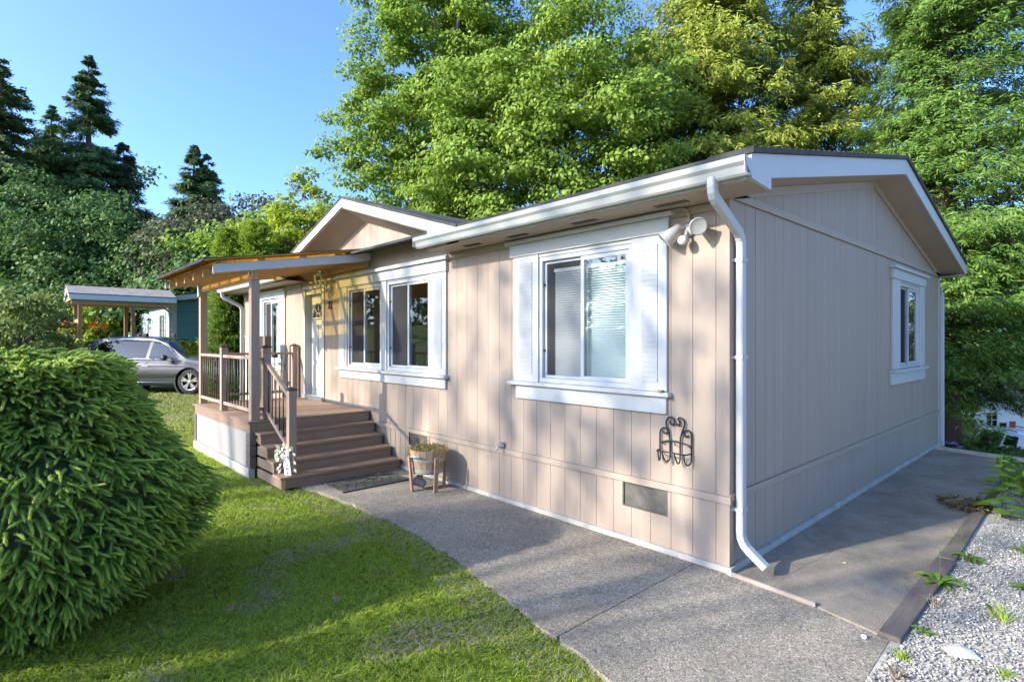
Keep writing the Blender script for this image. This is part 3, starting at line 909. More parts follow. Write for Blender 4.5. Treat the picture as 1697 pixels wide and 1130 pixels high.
for zz in (.50,1.75,2.55):
    b = MB(); b.box((.015,.055,zz),(.092,.06,zz+.03)); b.box((.015,.142,zz),(.092,.147,zz+.03)); b.box((.088,.055,zz),(.092,.147,zz+.03)); b.box((.003,.03,zz+.005),(.016,.06,zz+.025)); b.build('strap', M['white'], ds)
downspout([(-12.6,-.47,3.12),(-12.6,-.47,2.98),(-12.45,-.06,2.74),(-12.45,-.06,.2),(-12.45,-.3,.06)])
ds2 = downspout([(-.05,8.5,3.12),(-.05,8.5,2.95),(.05,8.27,2.72),(.05,8.27,-.02)], w=.07)
boxpart('rear_corner_board', (-.09,8.205,.05), (.02,8.235,3.05), M['white'], home)

# front gable roof
GPK, GSL, GY = -6.19, .302, -.40
def gz(x): return 4.175 - GSL*abs(x - GPK)
for s in (-1, 1):
    xe = GPK + s*(2.5 if s < 0 else 3.05)
    b = MB(); b.prism([(GPK,GY-.03,gz(GPK)),(xe,GY-.03,gz(xe)),(xe,GY-.03,gz(xe)+.035),(GPK,GY-.03,gz(GPK)+.035)], (0,4.3,0)); b.build('gable_roof', M['shingle'], home)
    xf = GPK + s*2.42
    b = MB(); b.prism([(GPK,GY,gz(GPK)-.14),(xf,GY,gz(xf)-.14),(xf,GY,gz(xf)-.003),(GPK,GY,gz(GPK)-.003)], (0,-.022,0)); b.build('gable_fascia', M['white'], home)
    b = MB(); b.prism([(GPK,GY+.001,gz(GPK)-.155),(xf,GY+.001,gz(xf)-.155),(xf,GY+.001,gz(xf)-.14),(GPK,GY+.001,gz(GPK)-.14)], (0,.398,-.165)); b.build('gable_soffit', M['soffit'], home)
    vt = MB()
    for i in range(9):
        xx = GPK + s*(1.25+i*.045); vt.box((xx-.009,GY+.09,gz(xx)-.158),(xx+.009,GY+.17,gz(xx)-.1555))
    vt.build('soffit_vent_slots', M['black'], home, kind='stuff')
b = MB(); b.prism([(-3.765,GY,gz(-3.765)-.003),(-3.765,GY,3.20),(-3.05,GY,3.20),(-3.05,GY,gz(-3.05)-.003)], (0,-.021,0)); b.build('gable_return', M['white'], home)
b = MB(); b.prism([(-8.615,GY,gz(-8.615)-.003),(-8.615,GY,3.10),(-9.2,GY,3.10),(-9.2,GY,3.25)], (0,-.021,0)); b.build('gable_return', M['white'], home)
# electrical conduit under the eave
c = MB(); c.tube([(-.345,-.03,2.94),(-.345,-.03,3.0),(-.36,-.035,3.03),(-.40,-.04,3.046),(-.50,-.04,3.05),(-3.8,-.04,3.05)], .014, 8)
c.tube([(-.60,-.04,3.05),(-.53,-.04,3.05)], .02, 8); c.build('conduit', M['beige_trim'], home)
# ------------------------------------------------------------------ porch deck, stairs and railings
porch = empty('porch', (-7.5,-.9,0), 'brown timber porch deck with railings and five wide steps', 'porch')
DZ = .775; DX0, DX1, DY0 = -9.05, -6.0, -1.88
n = 21; bw = (DX1-.0-DX0)/n
for i in range(n):
    boxpart('deck_board', (DX0+i*bw+.003, DY0+.02, DZ-.025), (DX0+(i+1)*bw-.003, -.03, DZ), M['deck'], porch, .003)
boxpart('deck_nosing', (DX0-.02, DY0-.01, DZ-.03), (DX1+.03, DY0+.017, DZ), M['deck_dark'], porch, .004)
boxpart('deck_fascia', (DX0+.01, DY0+.02, DZ-.17), (DX1-.0, DY0+.045, DZ-.031), M['deck_dark'], porch)
boxpart('deck_fascia', (DX1-.03, DY0+.046, DZ-.17), (DX1-.005, -.05, DZ-.027), M['deck'], porch)
boxpart('deck_fascia', (DX0+.005, DY0+.046, DZ-.17), (DX0+.03, -.05, DZ-.027), M['deck_dark'], porch)
boxpart('skirt_panel', (DX0+.02, DY0+.03, .12), (DX1-.02, DY0+.05, DZ-.172), M['skirtgrey'], porch)
boxpart('skirt_panel', (DX0+.03, DY0+.06, .02), (DX0+.05, -.05, DZ-.172), M['skirtgrey'], porch)
boxpart('base_board', (DX0+.0, DY0+.0, -.04), (DX1-.0, DY0+.029, .118), M['curb'], porch, .004)
boxpart('base_board', (DX1-.03, DY0+.03, -.04), (DX1+.005, -1.795, .118), M['curb'], porch, .004)
for k in range(3):
    z0 = .125 + k*.16
    boxpart('corner_block', (DX1-.16, DY0+.012, z0), (DX1+.012, DY0+.1, z0+.15), M['quoin'], porch, .006)
    boxpart('corner_block', (DX0-.0, DY0+.012, z0), (DX0+.10, DY0+.1, z0+.15), M['quoin'], porch, .006)
# stairs
nose = [-5.78, -5.53, -5.28, -5.02]
SY0, SY1 = -1.775, -.05
for i, nx in enumerate(nose):
    z = DZ - .155*(i+1)
    back = (DX1 if i == 0 else nose[i-1]) - .035
    boxpart('stair_tread', (back, SY0-.02, z-.035), (nx, SY1, z), M['tread'], porch, .005)
    boxpart('stair_riser', (nx-.05, SY0, z-.155+.0), (nx-.03, SY1, z-.036), M['tread'], porch)
    boxpart('stair_side_board', (DX1+.013, SY0+.005, z-.1545), (nx-.051, SY0+.03, z-.036), M['deck_dark'], porch)
boxpart('stair_riser', (DX1-.004, SY0, DZ-.155), (DX1+.012, SY1, DZ-.032), M['tread'], porch)
MB().box((nose[3]-.032,SY0-.002,.002),(nose[3]-.026,SY0+.05,.115)).build('riser_edge', M['cedar'], porch)

def post(x, y, z0, z1, w=.1, cap=True, name='newel_post'):
    p = boxpart(name, (x-w/2, y-w/2, z0), (x+w/2, y+w/2, z1), M['post'], porch, .004)
    if cap:
        q = w/2+.012
        c = MB(); c.box((x-q,y-q,z1+.001),(x+q,y+q,z1+.016)); c._add([(x-q,y-q,z1+.016),(x+q,y-q,z1+.016),(x+q,y+q,z1+.016),(x-q,y+q,z1+.016),(x,y,z1+.05)], [(0,1,4),(1,2,4),(2,3,4),(3,0,4)])
        c.build('post_cap', M['bronze'], p)
        boxpart('post_collar', (x-w/2-.006,y-w/2-.006,z1-.055), (x+w/2+.006,y+w/2+.006,z1-.045), M['post'], p)
    return p
PY = -1.765
post(-6.12, PY, DZ, 2.76, .115, False, 'roof_post'); post(-9.0, PY+.03, DZ, 2.76, .115, False, 'roof_post')
post(-7.6, PY+.0, DZ, 1.80); post(-6.17, -1.585, DZ, 1.80); post(-9.0, -.09, DZ, 1.80); post(-5.17, -1.60, .156, 1.25, .1)
def rail_run(p, q, zt, zb, nb):
    """top and bottom rail with round dark balusters from p to q; zt / zb give heights at the two ends"""
    a, c = Vector((p[0],p[1],zt[0])), Vector((q[0],q[1],zt[1])); e, g = Vector((p[0],p[1],zb[0])), Vector((q[0],q[1],zb[1]))
    MB().bar(a, c, .06, .045).build('top_rail', M['rail'], porch, .004)
    MB().bar(e, g, .045, .05).build('bottom_rail', M['rail'], porch, .004)
    for i in range(nb):
        t = (i+.7)/(nb+.4)
        u = e.lerp(g, t); w = a.lerp(c, t); u.z += .02; w.z -= .015
        MB().tube([u, w], .0095, 6).build('baluster', M['bronze'], porch)
rail_run((-8.94,PY), (-7.65,PY), (1.655,1.655), (.90,.90), 9)
rail_run((-7.55,PY), (-6.18,PY), (1.655,1.655), (.90,.90), 9)
rail_run((-9.0,PY+.085), (-9.0,-.14), (1.655,1.655), (.90,.90), 12)
rail_run((-6.12,-1.60), (-5.22,-1.60), (1.60,1.17), (.90,.46), 6)
rail_run((-6.16,-1.71), (-6.17,-1.64), (1.64,1.64), (.92,.92), 0)
# small dark box: latch on the stair newel
MB().box((-5.225,-1.635,1.235),(-5.205,-1.60,1.29)).build('rail_bracket', M['bronze'], porch)

# ------------------------------------------------------------------ porch roof
def poly_amber():
    m = bpy.data.materials.new('amber_corrugated_sheet'); m.use_nodes = True
    nt = m.node_tree; nt.nodes.clear(); out = nt.nodes.new('ShaderNodeOutputMaterial')
    tr = nt.nodes.new('ShaderNodeBsdfTransparent'); tr.inputs[0].default_value = (.95,.82,.42,1)
    tl = nt.nodes.new('ShaderNodeBsdfTranslucent'); tl.inputs[0].default_value = (.75,.50,.10,1)
    df = nt.nodes.new('ShaderNodeBsdfPrincipled'); df.inputs['Base Color'].default_value = (.16,.125,.08,1); df.inputs['Roughness'].default_value = .35
    a = nt.nodes.new('ShaderNodeMixShader'); a.inputs[0].default_value = .12
    b = nt.nodes.new('ShaderNodeMixShader'); b.inputs[0].default_value = .10
    nt.links.new(tr.outputs[0], a.inputs[1]); nt.links.new(tl.outputs[0], a.inputs[2])
    nt.links.new(a.outputs[0], b.inputs[1]); nt.links.new(df.outputs[0], b.inputs[2]); nt.links.new(b.outputs[0], out.inputs[0])
    return m
M['amber'] = poly_amber()
proof = empty('porch_roof', (-7.5,-1.1,2.76), 'lean-to porch roof of amber corrugated sheet on cedar rafters', 'porch roof')
PX0, PX1, PYF = -9.02, -5.98, -2.33
def pz(y): return 3.325 + (3.325-2.93)/2.33*y          # top of rafters
def rafter(x0, x1, mat, name, h=.125, y0=PYF, y1=-.02):
    return MB().prism([(x0,y0,pz(y0)-h),(x0,y1,pz(y1)-h),(x0,y1,pz(y1)),(x0,y0,pz(y0))], (x1-x0,0,0)).build(name, mat, proof, .003)
M['barge'] = paint('barge_board_paint', (.50,.49,.48), .6, .06, 2., piece=.02)
rafter(PX1-.04, PX1, M['barge'], 'barge_board'); rafter(PX0, PX0+.04, M['barge'], 'barge_board')
for x in (-8.95,-8.42,-7.86,-7.30,-6.74,-6.16): rafter(x, x+.04, M['cedar'], 'rafter', .125, PYF+.05, -.05)
boxpart('beam', (-9.16,PY-.02,2.765), (-6.05,PY+.02,2.862), M['cedarx'], proof, .004)
boxpart('beam_block', (-6.19,PY-.065,2.762), (-6.056,PY-.022,2.955), M['cedarx'], proof, .004)
boxpart('beam_plate', (-9.06,PY-.055,2.70), (-8.945,PY-.0225,2.90), M['white'], proof)
boxpart('ledger', (PX0+.05,-.048,3.10), (PX1-.05,-.022,3.24), M['cedarx'], proof)
for yy in (-2.2,-1.7,-1.1,-.55,-.1):
    MB().prism([(PX0+.042,yy-.045,pz(yy-.045)+.001),(PX0+.042,yy+.045,pz(yy+.045)+.001),(PX0+.042,yy+.045,pz(yy+.045)+.03),(PX0+.042,yy-.045,pz(yy-.045)+.03)], (PX1-PX0-.06,0,0)).build('purlin', M['cedarx'], proof)
# corrugated sheets, ribs running down the slope
def corrug(x0, x1, y0, y1, lift, seg=14, p=.064):
    nx = int((x1-x0)/p)*8; vs = []; fs = []
    ys = [y0, (y0+y1)/2, y1]
    for j, yy in enumerate(ys):
        for i in range(nx+1):
            x = x0+(x1-x0)*i/nx
            vs.append((x, yy, pz(yy)+lift+.010*math.cos(2*math.pi*(x-x0)/p)))
    for j in range(len(ys)-1):
        for i in range(nx): a = j*(nx+1)+i; fs.append((a, a+1, a+nx+2, a+nx+1))
    b = MB(); b.smooth = True; b._add(vs, fs)
    o = b.build('corrugated_sheet', M['amber'], proof)
    s = o.modifiers.new('thick', 'SOLIDIFY'); s.thickness = .003
    return o
for k in range(4):
    xa = PX0-.06 + k*.79; corrug(xa, xa+.83, PYF-.12, -.012, .043+.004*(k % 2))
boxpart('wall_flashing', (PX0,-.06,3.385), (PX1+.02,-.002,3.40), M['gutter'], proof)
MB().prism([(PX1+.07,PYF-.13,pz(PYF-.13)+.052),(PX1+.07,-.03,pz(-.03)+.052),(PX1+.07,-.03,pz(-.03)+.075),(PX1+.07,PYF-.13,pz(PYF-.13)+.075)], (-.16,0,0)).build('edge_cap', M['bronze'], proof)
MB().prism([(PX0-.07,PYF-.13,pz(PYF-.13)+.052),(PX0-.07,-.03,pz(-.03)+.052),(PX0-.07,-.03,pz(-.03)+.075),(PX0-.07,PYF-.13,pz(PYF-.13)+.075)], (.14,0,0)).build('edge_cap', M['bronze'], proof)
def front_strip():
    nx = int((PX1-PX0+.1)/.064)*8; vs = []; fs = []
    for j, (yy, dz) in enumerate(((PYF-.135,.050),(PYF-.135,.078),(PYF+.04,.078),(PYF+.04,.064))):
        for i in range(nx+1):
            x = PX0-.06+(PX1-PX0+.11)*i/nx; vs.append((x, yy, pz(yy)+dz+.012*math.cos(2*math.pi*(x-PX0)/.064)))
    for j in range(3):
        for i in range(nx): a = j*(nx+1)+i; fs.append((a, a+1, a+nx+2, a+nx+1))
    b = MB(); b._add(vs, fs); b.build('front_edge_strip', M['bronze'], proof)
front_strip()
# side closure behind the barge board at the wall
MB().prism([(PX1-.03,-.42,pz(-.42)+.05),(PX1-.03,-.01,pz(-.01)+.02),(PX1-.03,-.01,pz(-.01)+.10)], (.04,0,0)).build('side_flashing', M['barge'], proof)
# ------------------------------------------------------------------ fixtures on the wall and small things
def cone_lamp(mb_parent, c, d):
    d = Vector(d).normalized()
    b = MB(); b.smooth = True; b.lathe([(.012,-.02),(.028,0),(.034,.03),(.05,.085),(.068,.15),(.07,.165),(.064,.163)], c, 22, d)
    h = b.build('lamp_head', M['plastic'], mb_parent)
    g = MB(); g.lathe([(.058,.150),(.05,.156),(.02,.160)], c, 22, d); g.build('lamp_lens', M['lens'], h)
    r = MB(); r.lathe([(.0705,.152),(.0735,.155),(.0735,.167),(.0705,.169)], c, 22, d, cap=False); r.build('lamp_rim', M['gutter'], h)
    return h
M['lens'] = paint('frosted_lens', (.22,.215,.19), .25, .15, 40., gb=.4)
fl = empty('flood_light', (-.345,0,2.84), 'white twin security flood light beside the downspout', 'flood light')
b = MB(); b.smooth = True; b.lathe([(.058,0),(.058,.03),(.05,.045),(.03,.05)], (-.345,0,2.86), 22, (0,-1,0)); b.build('mounting_box', M['plastic'], fl)
b = MB(); b.box((-.365,-.05,2.92),(-.325,-.01,2.955)); b.build('conduit_hub', M['beige_trim'], fl)
b = MB(); b.tube([(-.37,-.05,2.87),(-.40,-.085,2.885)], .014, 10); b.tube([(-.32,-.05,2.87),(-.275,-.085,2.895)], .014, 10); b.tube([(-.345,-.05,2.84),(-.345,-.09,2.79)], .013, 10); b.build('swivel_arm', M['plastic'], fl)
cone_lamp(fl, (-.405,-.088,2.888), (-.55,-.35,-.62)); cone_lamp(fl, (-.27,-.088,2.898), (.62,-.62,-.36))
b = MB(); b.smooth = True; b.lathe([(.02,-.03),(.038,-.02),(.042,.03),(.034,.055),(.0,.06)], (-.345,-.10,2.765), 18, (0,-.85,-.3)); b.build('motion_sensor', M['plastic'], fl)

# carriage lantern by the door
la = empty('porch_lantern', (-7.56,0,2.86), 'white carriage lantern mounted on the wall beside the front door', 'lantern')
b = MB(); b.smooth = True; b.lathe([(.075,0),(.078,.012),(.06,.028),(.03,.034)], (-7.55,-.001,2.86), 20, (0,-1,0)); b.build('back_plate', M['plastic'], la)
b = MB(); b.tube([(-7.55,-.03,2.86),(-7.54,-.07,2.80),(-7.53,-.12,2.77),(-7.51,-.18,2.79),(-7.50,-.20,2.84)], .014, 8); b.tube([(-7.55,-.05,2.84),(-7.54,-.085,2.82),(-7.535,-.09,2.86),(-7.54,-.07,2.87)], .008, 6); b.build('bracket', M['plastic'], la)
C0 = Vector((-7.50,-.20,2.84))
b = MB(); b.lathe([(.0,0),(.05,.012),(.055,.025)], C0, 6, (0,0,1)); b.lathe([(.088,.235),(.092,.25),(.055,.30),(.03,.325),(.012,.335),(.012,.35),(.018,.36),(.0,.38)], C0, 6, (0,0,1)); b.build('lantern_cap', M['plastic'], la)
b = MB()
for k in range(6):
    t = 2*math.pi*k/6
    u = Vector((0,0,1)).orthogonal(); w = Vector((0,0,1)).cross(u)
    e = u*math.cos(t)+w*math.sin(t)
    b.tube([C0+e*.053+Vector((0,0,.02)), C0+e*.084+Vector((0,0,.24))], .006, 5)
b.build('lantern_cage', M['plastic'], la)
b = MB(); b.lathe([(.049,.026),(.079,.236)], C0, 6, (0,0,1), cap=False); b.build('lantern_glass', M['glass'], la)
b = MB(); b.smooth = True; b.lathe([(.01,.03),(.01,.09),(.02,.11),(.018,.14),(.0,.16)], C0, 10); b.build('bulb', M['plastic'], la)

# house number
def text(name, s, size, loc, rot, mat, parent=None, depth=.004, spacing=1.0, align='CENTER'):
    cu = bpy.data.curves.new(name, 'FONT'); cu.body = s; cu.size = size; cu.extrude = depth; cu.align_x = align; cu.align_y = 'CENTER'; cu.space_character = spacing
    tmp = bpy.data.objects.new(name, cu); COL.objects.link(tmp)
    bpy.context.view_layer.update()
    me = bpy.data.meshes.new_from_object(tmp.evaluated_get(bpy.context.evaluated_depsgraph_get()))
    COL.objects.unlink(tmp); bpy.data.objects.remove(tmp)
    me.materials.clear(); me.materials.append(mat)
    o = bpy.data.objects.new(name, me); COL.objects.link(o); o.location = loc; o.rotation_euler = rot
    attach(o, parent); return o
hn = empty('house_number', (-7.515,0,2.55), 'black house number 22 on the wall under the lantern', 'house number')
for x in (-7.565,-7.465):
    d = text('digit', '2', .20, (x,-.012,2.55), (R(90),0,0), M['black'], hn, .006); d.scale = (.85,1,1)

# wire plant holder
wh = empty('wire_plant_holder', (-.48,0,.82), 'black scrolled wire plant holder hung under the bedroom window', 'plant holder')
def sm(pts, y, it=2):
    P = [(p[0], p[2] if len(p) > 2 else y, p[1]) for p in pts]
    for _ in range(it):
        Q = [P[0]]
        for a, c in zip(P[:-1], P[1:]):
            Q.append(tuple(a[i]*.75+c[i]*.25 for i in range(3))); Q.append(tuple(a[i]*.25+c[i]*.75 for i in range(3)))
        Q.append(P[-1]); P = Q
    return P
WA = [(-.529,1.189),(-.526,1.163),(-.505,1.156),(-.486,1.172),(-.486,1.2),(-.505,1.224),(-.529,1.229),(-.557,1.212),(-.57,1.177),(-.566,1.142),(-.55,1.108),(-.537,1.067),(-.531,1.018),(-.528,.905)]
WB = [(-.466,1.174),(-.45,1.155),(-.43,1.171),(-.435,1.196),(-.45,1.212),(-.442,1.232),(-.404,1.223),(-.385,1.19),(-.393,1.148),(-.411,1.11),(-.424,1.06),(-.43,1.003),(-.43,.905)]
WC = [(-.609,1.094),(-.586,1.075),(-.561,1.074),(-.553,1.093),(-.565,1.121),(-.594,1.127),(-.622,1.107),(-.632,1.069),(-.632,.946),(-.627,.882)]
WD = [(-.35,1.083),(-.373,1.069),(-.396,1.077),(-.404,1.102),(-.385,1.123),(-.358,1.131),(-.332,1.116),(-.32,1.08),(-.323,.99),(-.323,.894)]
for pts in (WA, WB, WC, WD): MB().tube(sm(pts,-.022), .0075, 7).build('scroll', M['metal_dark'], wh)
MB().tube(sm([(-.63,.986),(-.57,1.01),(-.489,1.02),(-.411,1.013),(-.325,.99)],-.024), .0065, 7).build('cross_bar', M['metal_dark'], wh)
MB().tube(sm([(-.627,.93,-.03),(-.62,.925,-.11),(-.54,.935,-.135),(-.476,.937,-.14),(-.41,.935,-.135),(-.335,.925,-.11),(-.323,.93,-.03)],0,2), .0065, 7).build('basket_hoop', M['metal_dark'], wh)
for (xa, xb, yf) in ((-.627,-.60,-.11),(-.528,-.54,-.135),(-.43,-.42,-.137),(-.323,-.345,-.11)):
    MB().tube(sm([(xa,.905,-.022),(xa,.855,-.024),(xa*.5+xb*.5,.828,-.055),(xb,.85,-.095),(xb,.93,yf)],0,2), .0065, 7).build('basket_loop', M['metal_dark'], wh)
for x in (-.61,-.48,-.34): MB().tube([(x,-.028,1.005),(x,-.03,.985),(x+.012,-.035,.982),(x+.014,-.04,.995)], .004, 5).build('hook', M['metal_dark'], wh)

# garden tap
tp = empty('garden_tap', (-2.77,0,.655), 'small weathered garden tap on the belly band', 'tap')
b = MB(); b.smooth = True; b.lathe([(.028,0),(.028,.008),(.013,.012),(.013,.06)], (-2.77,-.018,.66), 12, (0,-1,0)); b.tube([(-2.77,-.07,.66),(-2.77,-.10,.65),(-2.77,-.115,.615)], .013, 8); b.build('spout', M['tap'] if 'tap' in M else M['gutter'], tp)
b = MB(); b.tube([(-2.77,-.065,.67),(-2.77,-.065,.70)], .008, 8); b.lathe([(.0,0),(.032,0),(.032,.01),(.0,.01)], (-2.77,-.065,.70), 10); b.build('tap_handle', M['gutter'], tp)
b = MB(); b.tube([(-2.83,-.02,.64),(-2.85,-.045,.655),(-2.83,-.07,.665),(-2.80,-.06,.64)], .012, 7); b.build('hose_end', M['gutter'], tp)

# doormat with diamond weave
dm = empty('doormat', (-4.66,-.80,.0), 'dark ribbed doormat on the concrete below the steps', 'doormat')
mp = [(-4.97,-1.27),(-4.36,-1.27),(-4.36,-.30),(-4.97,-.30)]
M['rubber'] = paint('mat_rubber', (.06,.06,.052), .75, .3, 12., grain=150, gb=.5, dirt=(.17,.16,.12), dirt_amt=.7)
MB().box((-4.97,-1.27,.003),(-4.36,-.30,.014)).build('mat_base', M['rubber'], dm)
b = MB(); b.box((-4.97,-1.27,.0142),(-4.945,-.30,.021)); b.box((-4.385,-1.27,.0142),(-4.36,-.30,.021)); b.box((-4.944,-1.27,.0142),(-4.386,-1.245,.021)); b.box((-4.944,-.325,.0142),(-4.386,-.30,.021)); b.build('mat_border', M['rubber'], dm)
for k in range(7):
    y0 = -1.22+k*.125
    MB().bar((-4.94,y0,.0175),(-4.67,y0+.135,.0175),.02,.007).build('mat_rib', M['rubber'], dm)
    MB().bar((-4.66,y0+.135,.0175),(-4.39,y0,.0175),.02,.007).build('mat_rib', M['rubber'], dm)
b = MB()
for i in range(11):
    for j in range(18): b.box((-4.925+i*.049,-1.225+j*.05,.0142),(-4.91+i*.049,-1.21+j*.05,.0185))
b.build('mat_studs', M['rubber'], dm, kind='stuff')

# barrel planter on wooden legs
bp = empty('barrel_planter', (-3.82,-.36,0), 'half barrel planter on wooden legs with withered flowers', 'planter')
M['stave'] = wood('barrel_stave_wood', (.40,.255,.135), 2, .6, .35, (.30,.24,.18))
M['hoop'] = paint('zinc_hoop', (.42,.44,.43), .5, .2, 8., metallic=.6, dirt=(.3,.27,.22), dirt_amt=.5)
M['leg'] = wood('planter_leg_wood', (.34,.20,.12), 2, .6, .3)
BC = Vector((-3.83,-.36,0)); nst = 18
def brad(z): return .195 + .045*(z-.22)/.30
for k in range(nst):
    t0, t1 = 2*math.pi*(k+.03)/nst, 2*math.pi*(k+.97)/nst
    b = MB()
    def rp(t, r, z): return (BC.x+r*math.cos(t), BC.y+r*math.sin(t), z)
    vs = []
    for z in (.22, .52):
        for (t, o) in ((t0,0),(t1,0),(t1,-.02),(t0,-.02)): vs.append(rp(t, brad(z)+o, z))
    b._add(vs, [(3,2,1,0),(4,5,6,7),(0,1,5,4),(1,2,6,5),(2,3,7,6),(3,0,4,7)])
    b.build('stave', M['stave'], bp)
for (za, zb) in ((.24,.285),(.375,.415)):
    b = MB(); b.lathe([(brad(za)+.001,za),(brad(za)+.005,za),(brad(zb)+.005,zb),(brad(zb)+.001,zb)], (BC.x,BC.y,0), 36, cap=False); b.build('hoop', M['hoop'], bp)
b = MB(); b.lathe([(.0,.225),(.18,.225),(.20,.48),(.0,.485)], (BC.x,BC.y,0), 20); b.build('soil', M['roomdark'], bp)
for a in (-10, 80, 170, 262):
    t = R(a); e = Vector((math.cos(t), math.sin(t), 0)); s = Vector((-math.sin(t), math.cos(t), 0))
    MB().bar(BC+e*.222+Vector((0,0,.0)), BC+e*.262+Vector((0,0,.44)), .05, .028, e).build('leg', M['leg'], bp, .003)
    for z in (.27,.395): MB().lathe([(.013,0),(.013,.006),(.0,.009)], BC+e*(.256+.0*z)+Vector((0,0,z)), 8, e).build('bolt', M['hoop'], bp)
tt = R(-72); e = Vector((math.cos(tt), math.sin(tt), 0)); s = Vector((-math.sin(tt), math.cos(tt), 0))
MB().tube([BC+e*.234+s*-.07+Vector((0,0,.445)), BC+e*.262+s*-.065+Vector((0,0,.455)), BC+e*.262+s*.065+Vector((0,0,.455)), BC+e*.234+s*.07+Vector((0,0,.445))], .011, 7).build('handle', M['vinyl'], bp)
# plants in the barrel
M['wither'] = leaf_mat('withered_leaf', [(.10,.11,.025),(.22,.20,.05),(.30,.22,.07),(.13,.15,.03)], .3)
def leaf_quads(pos, dirn, nrm, L, W):
    """kite-shaped leaves; dirn unit (N,3), nrm (N,3)"""
    s = np.cross(nrm, dirn); s /= np.linalg.norm(s, axis=1)[:,None]+1e-9
    L = np.asarray(L)[:,None]; W = np.asarray(W)[:,None]
    up = np.cross(dirn, s)
    v = np.stack([pos, pos+dirn*L*.45+s*W*.5+up*L*.06, pos+dirn*L, pos+dirn*L*.45-s*W*.5+up*L*.06], 1)
    return v.reshape(-1,3)
def unit(v): return v/(np.linalg.norm(v, axis=1)[:,None]+1e-9)
def leaf_mesh(name, pos, dirn, nrm, L, W, mat):
    v = leaf_quads(pos, unit(dirn), unit(nrm), L, W); n = len(pos)
    return np_mesh(name, v, np.arange(n*4).reshape(n,4), 4, mat)
n = 700
r = .235*np.sqrt(rng.random(n)); t = rng.uniform(0,2*math.pi,n)
p = np.stack([BC.x+r*np.cos(t), BC.y+r*np.sin(t), .51+rng.uniform(0,.07,n)*(1.2-r/.25)], 1)
m2 = 160; r2 = rng.uniform(.22,.27,m2); t2 = rng.uniform(R(170),R(260),m2)
p2 = np.stack([BC.x+r2*np.cos(t2), BC.y+r2*np.sin(t2), rng.uniform(.38,.54,m2)], 1)
p = np.concatenate([p,p2]); n = len(p)
link_mesh('planter_foliage', leaf_mesh('planter_foliage', p, rng.normal(size=(n,3))+[0,0,.4], rng.normal(size=(n,3)), rng.uniform(.015,.035,n), rng.uniform(.008,.02,n), M['wither']), bp, 'stuff')
b = MB(); rr = random.Random(3); pos = []
for k in range(9):
    a = rr.uniform(0,6.28); x, y = BC.x+.06*math.cos(a)-.03, BC.y+.06*math.sin(a); q = [(x,y,.5)]
    for j in range(3): x += rr.uniform(-.03,.03); y += rr.uniform(-.03,.03); q.append((x,y,.5+(j+1)*rr.uniform(.05,.075))); pos.append(q[-1])
    b.tube(q, .0022, 4)
b.build('dry_stems', M['leg'], bp, kind='stuff')
pos = np.repeat(np.array(pos), 5, 0)+rng.normal(size=(len(pos)*5,3))*.012; n = len(pos)
link_mesh('seed_heads', leaf_mesh('seed_heads', pos, rng.normal(size=(n,3)), rng.normal(size=(n,3)), rng.uniform(.008,.018,n), rng.uniform(.006,.011,n), M['wither']), bp, 'stuff')
# little tipped pot between the legs
b = MB(); b.smooth = True; b.lathe([(.045,0),(.07,.12),(.076,.12),(.076,.135),(.066,.135),(.05,.03),(.0,.03)], (-3.80,-.44,.075), 18, (-.75,-.35,.32))
tag(b.build('tipped_pot', M['skirtgrey']), 'small grey pot tipped over beneath the barrel planter', 'pot')

# welcome sign on the newel post
ws = empty('welcome_sign', (-5.08,-1.70,.17), 'narrow white welcome sign with pale leaves tied to the stair newel', 'sign')
M['signw'] = paint('sign_white_wood', (.74,.73,.70), .6, .06, 20., gb=.2)
ang = R(38)                                  # faces the lawn
ux = Vector((math.cos(ang), math.sin(ang), 0)); un = Vector((math.sin(ang), -math.cos(ang), 0))
sc_ = Vector((-5.085,-1.70,.345)); tilt = Vector((0,0,1))*.985 - ux*.14
hgt = .36; wd = .09
b = MB(); b.prism([sc_-ux*wd/2-tilt*hgt/2, sc_+ux*wd/2-tilt*hgt/2, sc_+ux*wd/2+tilt*hgt/2, sc_-ux*wd/2+tilt*hgt/2], un*-.012); b.build('sign_board', M['signw'], ws)
rot = Matrix((ux, tilt.normalized(), un)).transposed().to_euler()
for k, ch in enumerate('WELCOME'):
    z = hgt/2 - .028 - k*.0505
    o = text('letter', ch, .052, sc_+tilt*z+un*.002, (0,0,0), M['black'], None, .001)
    o.rotation_euler = rot; attach(o, ws)
M['paleleaf'] = leaf_mat('pale_enamel_leaf', [(.62,.60,.52),(.55,.52,.45),(.70,.69,.64)], .1)
M['greenleaf'] = leaf_mat('soft_green_leaf', [(.28,.38,.16),(.40,.48,.28),(.52,.58,.40)], .15)
tw = MB(); lp = [];
for s_, pts in ((1, [(.0,.19),(.07,.20),(.10,.13),(.11,.02),(.115,-.08)]), (-1, [(.0,.19),(-.06,.15),(-.09,.05),(-.06,-.02)]), (-1, [(-.02,-.08),(-.07,-.1),(-.09,-.06)])):
    q = [sc_+ux*a+Vector((0,0,c))+un*.012 for a, c in pts]; tw.tube(q, .003, 5)
    lp += [(q[i], s_) for i in range(1, len(q))]
tw.build('wire_vine', M['gutter'], ws)
pl = []; 
for q, s_ in lp: pl.append((q, ux*(.5*s_)+Vector((0,0,-.8))))
P = np.array([list(q) for q, _ in pl]); D = np.array([list(d) for _, d in pl])
v = leaf_quads(P, unit(D), unit(np.tile(np.array(list(un)),(len(P),1))+rng.normal(size=(len(P),3))*.25), np.full(len(P),.07), np.full(len(P),.036))
for i in range(len(P)):
    link_mesh('metal_leaf', np_mesh('metal_leaf', v[i*4:i*4+4], np.array([[0,1,2,3]]), 4, M['paleleaf']), ws)
